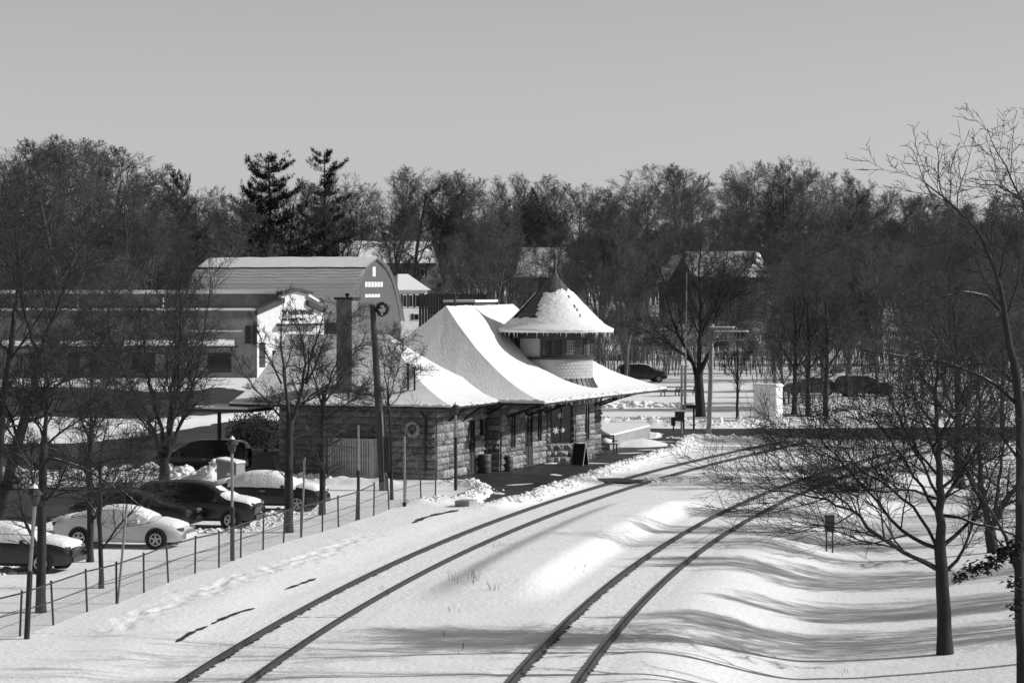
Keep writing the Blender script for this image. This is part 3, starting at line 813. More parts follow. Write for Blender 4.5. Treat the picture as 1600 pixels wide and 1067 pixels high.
for j in range(nZ - 1):
    for k in range(nA):
        a = 2 * math.pi * (k + .5) / nA; dg = (math.degrees(a - camdir) + 180) % 360 - 180; z = zz[j]
        n = float(vnoise(k * .45, j * .5, 77)); n2 = float(vnoise(k * .15, j * .13, 78))
        bare = z > 8.6 + (n2 - .5) * .3 + (n - .5) * .1
        if -80 + (n2 - .5) * 24 < dg < -34 + (n - .5) * 14 + (8.2 - z) * 8 and z > 7.12 + n * .22: bare = True
        if 33 < dg < 37.5 and 7.3 < z < 8.4 and n > .5: bare = True
        if not bare: Fc.append((j * nA + k, j * nA + (k + 1) % nA, (j + 1) * nA + (k + 1) % nA, (j + 1) * nA + k))
used = sorted({i for f in Fc for i in f}); mp_ = {u: i for i, u in enumerate(used)}
link('snow_cover', np_mesh('snow_cover', np.array([V[u] for u in used]), np.array([[mp_[i] for i in f] for f in Fc]), ROOFSNOW, True), cone)
mb = MB(); rng = random.Random(3)
mb.lathe([(RE + .08, 6.60), (RE + .10, 6.68), (RE + .06, 6.76)], (CXY[0], CXY[1], 0), 60)
for k in range(120):
    a = rng.random() * 6.28; l = .05 + .3 * rng.random() ** 3
    mb.tube([tloc(RE + .08, a, 6.63), tloc(RE + .08, a, 6.6 - l)], [.018, .003], 4, False)
S('icicles', mb, ROOFSNOW, cone)['kind'] = 'stuff'

# ---- low porch on the far left of the gable wall
mb = MB(); mb.box(L(1.2, -10.9, 3.05), (3.0, 3.0, .14)); S('porch_roof', mb, SOFFIT)
mb = MB(); mb.box(L(1.2, -10.9, 3.18), (3.0, 3.0, .1)); S('porch_snow', mb, ROOFSNOW)
for a, b in ((2.4, -12.2),):
    mb = MB(); mb.box(L(a, b, 1.5), (.14, .14, 3.0)); S('post', mb, WOODDK)

# ---- things about the station
wr = empty('wreath', L(0, 0, 0), 0, 'pale ring wreath hanging on the station gable wall', 'wreath', None)
wx, wy, wz = P(645, 670, OY + .6)
a_w = 0.0
n_out = Vector((-math.sin(HEAD), -math.cos(HEAD), 0)); u_side = Vector((math.cos(HEAD), -math.sin(HEAD), 0))
wp = Vector((OX, OY, 0)) - u_side * 1.08 + n_out * .22; wp.z = 2.35
wr.location = wp
def ring(R, r, seed, m, parent, name, ux, uz, no):
    rng = random.Random(seed); mb = MB()
    for k in range(220):
        a = rng.random() * 6.28; b = rng.random() * 6.28; rr = r * rng.uniform(.5, 1.15)
        c = ux * (R + rr * math.cos(b)) * math.cos(a) + uz * (R + rr * math.cos(b)) * math.sin(a) + no * rr * math.sin(b)
        d = Vector((rng.gauss(0, 1), rng.gauss(0, 1), rng.gauss(0, 1))).normalized() * .09; e = d.orthogonal().normalized() * .03
        mb.add([c - e, c + e, c + d], [(0, 1, 2)])
    pts = [ux * R * math.cos(k * math.pi / 8) + uz * R * math.sin(k * math.pi / 8) for k in range(17)]
    mb.tube(pts, r * .75, 6, False)
    return mb.build(name, m, parent)
ring(.30, .11, 1, LIGHTWOOD, wr, 'garland', u_side, Vector((0, 0, 1)), n_out)
mb = MB(); mb.box((0, 0, .38), (.05, .05, .05)); mb.build('hook', BLACKP, wr)

# slatted enclosure against the gable wall
en = empty('slatted_enclosure', Vector((OX, OY, 0)) - u_side * 3.85 + n_out * 1.0, -HEAD, 'pale upright slatted enclosure against the station gable wall', 'fence panel')
for k in range(17):
    mb = MB(); mb.box((-.98 + k * .1225, 0, 1.02), (.085, .03, 1.72)); mb.build('slat', LIGHTWOOD, en)
for z in (.16, .95, 1.86):
    mb = MB(); mb.box((0, .035, z), (2.1, .04, .1)); mb.build('rail', LIGHTWOOD, en)
for x in (-1.08, 1.08):
    mb = MB(); mb.box((x, .45, .95), (.08, .9, 1.9)); mb.build('side_panel', LIGHTWOOD, en)

def on_platform(px, py): x, y = G(px, py); return (x, y, .012)
def barrel(px, py, h, r, label):
    o = empty('litter_barrel', on_platform(px, py), 0, label, 'litter bin', 'litter barrels by the station wall')
    mb = MB(); mb.lathe([(0, 0), (r * .94, 0), (r, .05), (r, h * .33), (r * 1.03, h * .35), (r, h * .37), (r, h * .66), (r * 1.03, h * .68), (r, h * .7), (r, h - .03), (r * .9, h)], (0, 0, 0), 18); mb.build('drum', PLASTIC, o, True)
    mb = MB(); mb.lathe([(r * 1.05, h - .02), (r * 1.05, h + .03), (r * .55, h + .05), (r * .5, h + .02)], (0, 0, 0), 18); mb.build('lid', STONE, o, True)
barrel(757, 739, .86, .32, 'larger litter barrel against the station wall beside the downspout')
barrel(794, 736, .72, .24, 'smaller litter barrel near the first lit window')
def cone_sign(px, py):
    o = empty('traffic_cone', on_platform(px, py), 0, 'pale traffic cone by the station door beside a snow patch', 'traffic cone')
    mb = MB(); mb.box((0, 0, .03), (.42, .42, .06)); mb.build('base', PLASTIC, o)
    mb = MB(); mb.lathe([(.17, .06), (.10, .4), (.035, .8), (.03, .82), (0, .82)], (0, 0, 0), 14); mb.build('body', LIGHTWOOD, o, True)
    mb = MB(); mb.lathe([(.113, .36), (.075, .58)], (0, 0, 0), 14); mb.build('band', WHITEP, o, True)
cone_sign(842, 726)
ab = empty('sandwich_board', on_platform(906, 727), math.radians(-28), 'dark sandwich board with pale edge standing by the bay window', 'sandwich board')
for s in (-1, 1):
    mb = MB(); M = Matrix.Translation((0, s * .17, .55)) @ Matrix.Rotation(s * .27, 4, 'X')
    t_ = MB().box((0, 0, 0), (.62, .03, 1.1)); mb.add([M @ Vector(v) for v in t_.v], t_.f); p = mb.build('panel', BLACKP, ab)
    for e in (-1, 1):
        mb = MB(); t_ = MB().box((e * .33, 0, 0), (.035, .045, 1.14)); mb.add([M @ Vector(v) for v in t_.v], t_.f); mb.build('frame', LIGHTWOOD, p)
be = empty('bench', on_platform(945, 707), math.radians(20), 'dark slatted bench beyond the bay window with a heap of snow on it', 'bench')
for k in range(4):
    mb = MB(); mb.box((0, -.2 + k * .11, .45), (1.3, .09, .04)); mb.build('slat', BLACKP, be)
for k in range(3):
    mb = MB(); mb.box((0, .27 + k * .02, .58 + k * .14), (1.3, .03, .1)); mb.build('slat', BLACKP, be)
for x in (-.6, .6):
    mb = MB(); mb.box((x, -.2, .22), (.06, .06, .44)); mb.box((x, .22, .45), (.06, .06, .9)); mb.box((x, 0, .62), (.06, .5, .05)); mb.build('leg', BLACKP, be)
mb = MB(); bv, bf = ico(); rng = random.Random(4)
mb.add([(v[0] * .4 + .05, v[1] * .2, v[2] * .2 + .58) for v in bv * (1 + np.random.default_rng(2).normal(0, .06, (len(bv), 1)))], [tuple(f) for f in bf]); tag(mb.build('snow_pile', LUMPSNOW, be, True))
# low concrete wall with snow on top beyond the bench
cw = empty('retaining_wall', (*G(960, 704), 0), 0, 'low concrete retaining wall with a snow top beyond the bench', 'wall')
p0 = Vector((*G(953, 703), 0)); p1 = Vector((*G(1016, 686), 0)); p2 = Vector((*G(1000, 676), 0)); p3 = Vector((*G(925, 686), 0))
o_ = Vector(cw.location)
mb = MB(); mb.prism([((p - o_).x, (p - o_).y) for p in (p0, p1, p2, p3)], -.2, .74); mb.build('block', CONCRETE, cw)
mb = MB(); c_ = (p0 + p1 + p2 + p3) / 4
rp = [((p - c_) * .985 + c_ - o_) for p in (p0, p1, p2, p3)]
mb.prism([(p.x, p.y) for p in rp], .742, .84); mb.build('snow_top', ROOFSNOW, cw)
# snow mound in front of it
def mound(name, px, py, sx, sy, h, label, rz=0, seed=1):
    x, y = G(px, py); bm = MB(); n = 14; rng = np.random.default_rng(seed); vs = [(0, 0, h)]; fs = []
    for i in range(1, 6):
        r = i / 5
        for k in range(n):
            a = 2 * math.pi * k / n; rr = r * (1 + .12 * math.sin(3 * a + seed) + .08 * math.sin(5 * a)); z = h * (1 - r ** 1.7) + rng.normal(0, h * .05) * (1 - r)
            vs.append((rr * sx * math.cos(a), rr * sy * math.sin(a), z if i < 5 else -.05))
    for k in range(n): fs.append((0, 1 + k, 1 + (k + 1) % n))
    for i in range(4):
        for k in range(n):
            a, b = 1 + i * n + k, 1 + i * n + (k + 1) % n; fs.append((a, a + n, b + n, b))
    bm.add(vs, fs); o = bm.build(name, LUMPSNOW, None, True); o.location = (x, y, 0); o.rotation_euler = (0, 0, rz)
    return tag(o, label, 'snow mound', kind='stuff')
mound('snow_mound', 1000, 696, 1.6, 2.6, .38, 'smooth snow mound at the foot of the low concrete wall', -.5, 2)
mound('snow_mound', 858, 724, .5, .6, .10, 'small snow patch beside the traffic cone', 0, 3)
mound('snow_mound', 875, 721, .7, .5, .12, 'small snow patch along the foot of the bay', .6, 4)
for i, (px, py, a, b) in enumerate([(812, 757, 1.1, .35), (868, 742, .9, .3), (930, 724, 1.0, .4), (985, 708, 1.2, .4), (780, 771, .7, .3), (1040, 690, .9, .5), (1010, 703, .8, .3)]):
    mound('slush_patch', px, py, a, b, .035, 'thin patch of slush left on the cleared platform, ' + ['near the barrels', 'opposite the door', 'past the sandwich board', 'by the snow mound', 'at the near end', 'at the far end', 'near the far bend'][i], .8 + i, 20 + i)
# broken concrete end block of the old platform
bl = empty('concrete_block', (*G(724, 797), 0), -HEAD, 'low dark concrete block at the end of the old platform kerb', 'concrete block')
mb = MB(); mb.box((0, .3, .16), (.62, .9, .46)); mb.build('block', CONCRETE, bl)
# dark evergreen bushes left of the gable
def bush(px, py, rx, h, seed, label):
    x, y = G(px, py); rng = random.Random(seed); o = empty('evergreen_bush', (x, y, 0), 0, label, 'bush', 'evergreen bushes by the station')
    tv, tf = [], []
    for k in range(2600):
        a = rng.random() * 6.28; ph = math.acos(rng.uniform(-.2, 1)); rr = rng.uniform(.45, 1.0) * (1 + .2 * math.sin(3 * a) * math.sin(4 * ph))
        c = Vector((rx * rr * math.sin(ph) * math.cos(a), rx * rr * math.sin(ph) * math.sin(a), h * .12 + h * .85 * rr * max(0, math.cos(ph))))
        d = Vector((rng.gauss(0, 1), rng.gauss(0, 1), rng.gauss(.3, 1))).normalized() * rng.uniform(.08, .18); e = d.orthogonal().normalized() * .05; i0 = len(tv)
        tv += [c - e, c + e, c + d]; tf.append((i0, i0 + 1, i0 + 2))
    link('foliage', np_mesh('foliage', np.array([tuple(q) for q in tv]), np.array(tf), NEEDLE), o)
    mb = MB()
    for k in range(5):
        a = k * 1.26; mb.tube([(0, 0, -.05), (rx * .5 * math.cos(a), rx * .5 * math.sin(a), h * .6)], [.05, .015], 5)
    mb.build('stem', BARKDK, o)
bush(415, 706, 1.5, 2.5, 1, 'big dark evergreen bush left of the station gable')
bush(388, 694, 1.3, 2.0, 2, 'dark evergreen bush farther left under the porch end')
# ------------------------------------------------------------------ buildings beyond
# long flat roofed store with its stepped gable front
sx, sy = G(402, 590)
store = empty('hardware_store', (sx, sy, 0), math.radians(2.5), 'long flat roofed brick store with white stepped gable front', 'store')
k_ = sy / FPX
wall_h = 6.55
mb = MB(); mb.b2((-62, 0, -.3), (0, 16, wall_h - .75)); mb.build('wall', BRICKDK, store)
mb = MB(); mb.b2((-62, -.35, wall_h - .74), (-.05, 16, wall_h - .05)); mb.build('fascia', FASCIA, store)
mb = MB(); mb.b2((-62, -.4, wall_h - .045), (-.05, 7.4, wall_h + .12)); mb.build('roof_snow', ROOFSNOW, store)
mb = MB(); mb.b2((-62, 7.5, wall_h + .0), (2.2, 16, 8.1)); mb.build('upper_wall', FASCIA, store)
mb = MB(); mb.b2((-62, 7.2, 8.11), (2.4, 16.2, 8.45)); mb.build('roof_snow', ROOFSNOW, store)
for x_, hgt in ((-9.3, .95), (-17.6, 1.0)):
    mb = MB(); mb.tube([(x_, 3.0, wall_h), (x_, 3.0, wall_h + hgt + .3)], .09, 6); mb.build('vent_pipe', WHITEP, store)
# windows and snow laden awnings along the shaded wall
for k in range(9):
    x_ = -4.2 - k * 6.2
    mb = MB(); mb.b2((x_ - 1.7, -.06, .5), (x_ + 1.7, .05, 2.4)); f = mb.build('window', WOODDK, store)
    for q in range(3):
        mb = MB(); mb.b2((x_ - 1.6 + q * 1.08, -.09, .6), (x_ - .62 + q * 1.08, -.05, 2.3)); mb.build('pane', GLASS if (k + q) % 3 else GLASSLT, f)
    mb = MB(); mb.b2((x_ - 2.4, -1.15, 2.95), (x_ + 2.4, -.02, 3.1)); aw = mb.build('awning', SOFFIT, store)
    mb = MB(); mb.extr([(-1.2, 3.11), (-.05, 3.11), (-.05, 3.75), (-.35, 3.6), (-1.1, 3.3)], (x_ - 2.4, 0, 0), (0, 1, 0), (0, 0, 1), (1, 0, 0), 4.8 if k else 4.4); mb.build('snow_cap', LUMPSNOW, aw)
mb = MB(); mb.b2((-6.6, -.14, 4.45), (-1.4, -.02, 4.62)); mb.build('ledge', WHITEP, store)
mb = MB(); mb.b2((-.45, -.3, 3.2), (-.05, -.05, 5.1)); mb.build('shutter', BLACKP, store)
mb = MB(); mb.b2((-1.15, -.12, 3.3), (-.65, -.02, 5.0)); mb.build('shutter', BLACKP, store)
# gable front: faces right, seen obliquely
fa = math.radians(50)                                         # front wall runs from the corner, away and to the right
fx, fy = math.cos(math.radians(52)), math.sin(math.radians(52))
def FR(s, o, z): return (s * fx + o * fy, s * fy - o * fx, z)
def front(poly, o0, o1, name, m, parent=store):
    mb = MB(); n = len(poly)
    mb.add([FR(s, o1, z) for s, z in poly] + [FR(s, o0, z) for s, z in poly], [tuple(range(n)), tuple(range(2 * n - 1, n - 1, -1))] + [(i, n + i, n + (i + 1) % n, (i + 1) % n) for i in range(n)])
    return mb.build(name, m, parent)
FW = 10.2
def fs(px): return (px - 402) / (100.0) * FW
def fzv(py, px): return HC + (YH - py) * (sy + 4) / FPX
pk = [(0, -.2), (FW, -.2), (FW, fzv(488, 500)), (fs(475), fzv(474, 475)), (fs(475), fzv(459, 475)), (fs(459), fzv(455, 459)), (fs(437), fzv(461, 437)), (fs(437), fzv(470, 437)), (0, fzv(489, 400))]
gfront = front(pk, -.3, .02, 'gable_front', mat('front_paint', .62, .08, 2, .75, .01, 8))
def trim(p, q, th=.42, nm='trim'):
    (s0, z0_), (s1, z1_) = p, q
    return front([(s0, z0_), (s1, z1_), (s1, z1_ + th), (s0, z0_ + th)], -.35, .42, nm, SOFFIT)
trim((fs(398), fzv(491, 400)), (fs(438), fzv(473, 437)), .5); trim((fs(474), fzv(477, 475)), (fs(499), fzv(489, 500)), .5)
trim((fs(435), fzv(461, 437)), (fs(459), fzv(455, 459)), .3); trim((fs(459), fzv(455, 459)), (fs(481), fzv(460, 478)), .3)
for p, q in (((fs(475), fzv(472, 475)), (fs(490), fzv(481, 490))),):
    front([(p[0], p[1] + .55), (q[0], q[1] + .55), (q[0], q[1] + .72), (p[0], p[1] + .8)], -.3, .4, 'roof_snow', ROOFSNOW)
def text(body, s0, z, size, squeeze, name='lettering'):
    cu = bpy.data.curves.new(name, 'FONT'); cu.body = body; cu.size = size; cu.extrude = .03; cu.offset = .02
    to = bpy.data.objects.new('tmp', cu); COL.objects.link(to)
    bpy.context.view_layer.update()
    me = bpy.data.meshes.new_from_object(to); COL.objects.unlink(to); bpy.data.objects.remove(to)
    V = [(v.co.x * squeeze, v.co.y, v.co.z) for v in me.vertices]
    mb = MB(); mb.add([FR(s0 + x, .06 + zz, z + y) for x, y, zz in V], [tuple(p.vertices) for p in me.polygons])
    return mb.build(name, BLACKP, gfront)
text("'N' HARDWARE", fs(438), fzv(491.5, 455), .66, 1.05)
# the second row cannot be read: six dark painted words
for a, b in ((438.5, 445.5), (447.5, 449), (451.5, 456), (456.8, 461.5), (464, 470), (471, 473)):
    front([(fs(a), fzv(501, 455)), (fs(b), fzv(501, 455)), (fs(b), fzv(497.2, 455)), (fs(a), fzv(497.2, 455))], .02, .06, 'painted_word', BLACKP)
front([(fs(430), fzv(509, 455)), (fs(490), fzv(509, 455)), (fs(490), fzv(505.5, 455)), (fs(430), fzv(505.5, 455))], .02, .9, 'canopy', SOFFIT)
front([(fs(430), fzv(505.4, 455)), (fs(490), fzv(505.4, 455)), (fs(488), fzv(503.5, 455)), (fs(432), fzv(503.5, 455))], .04, .88, 'canopy_snow', LUMPSNOW)
front([(fs(404), 1.0), (fs(413), 1.0), (fs(413), 3.4), (fs(404), 3.4)], .02, .08, 'window', WOODDK)
front([(fs(401), 0), (fs(403.5), 0), (fs(403.5), 5.0), (fs(401), 5.0)], .02, .1, 'corner_board', WHITEP)
for a in (424, 445, 466, 484):
    w_ = front([(fs(a), .6), (fs(a + 9), .6), (fs(a + 9), 2.6), (fs(a), 2.6)], .02, .08, 'window', WOODDK)
    front([(fs(a + 1), .7), (fs(a + 8), .7), (fs(a + 8), 2.5), (fs(a + 1), 2.5)], .08, .1, 'pane', GLASS, w_)

# barn with a gambrel roof
BY = 330.0; bs = FPX / BY
bx = (586 - 800) / bs
nrm = Vector((.93, -.37, 0)); rgt = Vector((.37, .93, 0))     # end wall normal; end wall runs left->right along rgt
barn = empty('gambrel_barn', (bx, BY, gzs(bx, BY)), 0, 'big grey barn with a long snowy gambrel roof', 'barn')
bz = gzs(bx, BY)
def zz_(py): return HC + (YH - py) / bs - bz
hw = [(0, zz_(402)), (3.3, zz_(418)), (4.9, zz_(436)), (6.0, zz_(457)), (6.9, zz_(480)), (7.6, zz_(503))]
outl = [(-x, z) for x, z in reversed(hw)] + hw[1:]
def BR(s, n, z): v = rgt * s + nrm * n; return (v.x, v.y, z)
mb = MB(); poly = [(-7.3, -.5)] + [(s * .97, z - .1) for s, z in outl] + [(7.3, -.5)]
m_ = len(poly); mb.add([BR(s, 0, z) for s, z in poly] + [BR(s, -.3, z) for s, z in poly], [tuple(range(m_)), tuple(range(2 * m_ - 1, m_ - 1, -1))] + [(i, m_ + i, m_ + (i + 1) % m_, (i + 1) % m_) for i in range(m_)])
bw = mb.build('end_wall', SIDING, barn)
mb = MB(); mb.add([BR(-7.2, -.2, -.5), BR(-7.2, -21.3, -.5), BR(-7.2, -21.3, hw[-1][1]), BR(-7.2, -.2, hw[-1][1])], [(0, 1, 2, 3)]); mb.build('side_wall', SIDING, barn)
BL = 21.5
def roof_strip(i0, i1, nm, m, n0=.35, off=0.0):
    mb = MB(); vs = []; fs_ = []; cols = 30; rows = 3
    (sa, za), (sb, zb2) = outl[i0], outl[i1]
    for r in range(rows + 1):
        for c in range(cols + 1):
            t = r / rows; u = c / cols
            nn = (float(vnoise(c * .8, r + i0 * 3, 9)) - .5) * .08
            vs.append(BR(sa + (sb - sa) * t, n0 - (BL + n0) * u, za + (zb2 - za) * t + off + nn))
    for r in range(rows):
        for c in range(cols):
            a = r * (cols + 1) + c; fs_.append((a, a + 1, a + cols + 2, a + cols + 1))
    mb.add(vs, fs_); return mb.build(nm, m, barn, True)
for i in range(len(outl) - 1):
    upper = i in (4, 5)
    roof_strip(i, i + 1, 'roof', ROOFSNOW if upper else THINSNOW, .4, .06 if upper else 0)
# verge boards and ridge step
mb = MB()
for i in range(len(outl) - 1): mb.tube([BR(outl[i][0], .36, outl[i][1] - .06), BR(outl[i + 1][0], .36, outl[i + 1][1] - .06)], .07, 5)
mb.build('verge_board', GREYP, barn)
mb = MB(); mb.tube([BR(outl[4][0] - .08, .4, outl[4][1] - .08), BR(outl[4][0] - .08, -BL, outl[4][1] - .08)], .1, 5); mb.build('roof_break', SOFFIT, barn)
rb = MB()
for i in (3, 2, 1):
    (sa, za), (sb, zb2) = outl[i], outl[i + 1]
    for k in range(1, 4):
        t = k / 4; q = (sa + (sb - sa) * t - .04, za + (zb2 - za) * t + .03); rb.tube([BR(q[0], .35, q[1]), BR(q[0], -BL, q[1])], .05, 4)
rb.build('roof_battens', THINSNOW, barn)['kind'] = 'stuff'
def bwin(s0, s1, z0, z1, cols, nm='window', m=WHITEP):
    mb = MB(); mb.add([BR(s0, .04, z0), BR(s1, .04, z0), BR(s1, .04, z1), BR(s0, .04, z1), BR(s0, .0, z0), BR(s1, .0, z0), BR(s1, .0, z1), BR(s0, .0, z1)], [(0, 1, 2, 3), (0, 4, 5, 1), (1, 5, 6, 2), (2, 6, 7, 3), (3, 7, 4, 0)])
    f = mb.build(nm, m, bw)
    return f
def bs_(px): return (px - 584) / bs / .41
bwin(bs_(580), bs_(584.5), zz_(432), zz_(417), 1, 'hay_door')
for k in range(6): bwin(bs_(568.5 + k * 4.7), bs_(568.5 + k * 4.7 + 3.6), zz_(448.5), zz_(440.5), 1)
for k in range(5): bwin(bs_(568.5 + k * 4.7), bs_(568.5 + k * 4.7 + 3.9), zz_(464.5), zz_(459.5), 1)

# white house with dark shutters, right of the barn
def house(px, base, top_wall, w_px, Y, rz, label, roof_h, depth=8, wallm=WHITEP, wins=(), gable='x', roofm=ROOFSNOW, chim=None, name='house'):
    x = (px - 800) / FPX * Y; z = gzs(x, Y); s = FPX / Y
    o = empty(name, (x, Y, z), rz, label, 'house', None)
    zt = HC + (YH - top_wall) / s - z; W_ = w_px / s
    mb = MB(); mb.b2((-W_ / 2, 0, -1), (W_ / 2, depth, zt)); wl_ = mb.build('wall', wallm, o)
    rh = roof_h / s; ov = .4
    mb = MB()
    if gable == 'x':                                           # ridge along x, slope faces the camera
        mb.extr([(-ov, zt - .1), (depth + ov, zt - .1), (depth / 2, zt + rh)], (-W_ / 2 - ov, 0, 0), (0, 1, 0), (0, 0, 1), (1, 0, 0), W_ + 2 * ov)
    elif gable == 'y':
        mb.extr([(-W_ / 2 - ov, zt - .1), (W_ / 2 + ov, zt - .1), (0, zt + rh)], (0, -ov, 0), (1, 0, 0), (0, 0, 1), (0, 1, 0), depth + 2 * ov)
        g = MB(); g.extr([(-W_ / 2, zt - .12), (W_ / 2, zt - .12), (0, zt + rh - .25)], (0, -ov - .03, 0), (1, 0, 0), (0, 0, 1), (0, 1, 0), .05); g.build('gable', wallm, o)
    else:                                                      # hip
        a = W_ / 2 + ov; d0, d1 = -ov, depth + ov; dm = depth / 2
        mb.add([(-a, d0, zt - .1), (a, d0, zt - .1), (a, d1, zt - .1), (-a, d1, zt - .1), (-a * .3, dm, zt + rh), (a * .3, dm, zt + rh)], [(0, 1, 5, 4), (1, 2, 5), (2, 3, 4, 5), (3, 0, 4), (3, 2, 1, 0)])
    r_ = mb.build('roof', roofm, o)
    if chim:
        c = MB(); c.box((chim * W_ / 2, depth / 2, zt + rh + .35), (.8, .8, 1.6)); c.build('chimney', BRICKCH, r_)
    for (u, v, ww, wh) in wins:
        c = MB(); c.box((u * W_ / 2, -.05, zt - v), (ww, .08, wh)); f = c.build('window', WHITEP, wl_)
        c = MB(); c.box((u * W_ / 2, -.1, zt - v), (ww * .8, .03, wh * .86)); c.build('pane', GLASS, f)
        for sg in (-1, 1):
            c = MB(); c.box((u * W_ / 2 + sg * ww * .78, -.06, zt - v), (ww * .42, .06, wh)); c.build('shutter', BLACKP, wl_)
    return o
house(646, 490, 452, 46, 372, .35, 'white clapboard house with dark shutters behind the barn', 24, 9, WHITEP, [(-.62, 1.5, .55, 1.7), (-.2, 1.5, .55, 1.7), (.28, 1.5, .55, 1.7), (.72, 1.5, .55, 1.7), (.2, 3.6, .7, .8)], 'hip')
house(625, 470, 410, 118, 415, .25, 'house under a wide snowy roof on the rise behind the barn', 34, 12, GREYP, [(-.5, 1.5, .7, 1.2), (.1, 1.5, .7, 1.2), (.6, 1.5, .7, 1.2)], 'x', chim=-.2)
house(700, 470, 432, 90, 440, .2, 'low house with a snow roof among trees behind the station ridge', 26, 10, WHITEP, [(-.3, 1.4, .7, 1.2), (.4, 1.4, .7, 1.2)], 'x')
house(853, 470, 432, 92, 405, -.25, 'dark house with a steep snowy roof behind the turret finial', 46, 9, SOFFIT, [(-.35, 1.4, .6, 1.1), (.4, 1.4, .6, 1.1)], 'x')
house(1108, 480, 432, 118, 400, -.45, 'dark gabled house with snowy roof behind the crossing mast', 40, 9, SOFFIT, [(-.5, 1.3, .7, 1.2), (.0, 1.3, .7, 1.2), (.5, 1.3, .7, 1.2)], 'x')
house(1065, 480, 440, 44, 392, .1, 'dark front gable of the house behind the crossing mast', 42, 8, SOFFIT, [(0, 1.3, .7, 1.2)], 'y')
house(1235, 560, 535, 90, 330, .1, 'pale house glimpsed through trees right of the cabinet', 22, 8, WHITEP, [(-.5, 1.3, .7, 1.2), (.3, 1.3, .7, 1.2)], 'x')
house(1300, 470, 432, 120, 420, .1, 'house with snow roof deep in the wood above the cabinet', 22, 8, GREYP, [(-.5, 1.3, .7, 1.2), (.3, 1.3, .7, 1.2)], 'x')
house(975, 580, 545, 70, 320, .1, 'pale low house glimpsed between the turret and crossing mast', 20, 8, WHITEP, [(-.4, 1.3, .7, 1.2), (.4, 1.3, .7, 1.2)], 'x')
house(190, 440, 418, 170, 390, .06, 'low house with a snowy roof above the left part of the store', 16, 9, GREYP, [(-.6, 1.2, .8, 1.0), (0, 1.2, .8, 1.0), (.5, 1.2, .8, 1.0)], 'x', chim=.8)
house(350, 420, 397, 60, 400, .06, 'white dormered house just showing above the barn ridge', 14, 9, WHITEP, [(-.3, 1.0, .6, .9), (.4, 1.0, .6, .9)], 'y', chim=.7)
house(525, 420, 402, 60, 405, .1, 'house roof just showing above the barn ridge near the gable', 22, 9, GREYP, [(-.3, 1.0, .6, .9), (.4, 1.0, .6, .9)], 'x')
house(60, 470, 425, 120, 395, .06, 'house with snow roof behind the left trees', 20, 9, BRICKDK, [(-.5, 1.2, .8, 1.0), (0, 1.2, .8, 1.0), (.5, 1.2, .8, 1.0)], 'x')
# dark board fence behind the station roof, right of the white house
x, y = (690 - 800) / FPX * 300, 300.0
bf_ = empty('board_fence', (x, y, gzs(x, y)), 0, 'dark board fence right of the white house', 'fence')
zt_ = HC + (YH - 459) / FPX * y - gzs(x, y)
for k in range(24):
    mb = MB(); mb.b2((-2.4 + k * .3, -.02, -.2), (-2.4 + k * .3 + .27, .02, zt_ + .06 * math.sin(k * 2.1))); mb.build('board', WOODDK, bf_)
for z_ in (zt_ * .3, zt_ * .8):
    mb = MB(); mb.b2((-2.4, .03, z_), (4.8, .1, z_ + .1)); mb.build('rail', WOODDK, bf_)
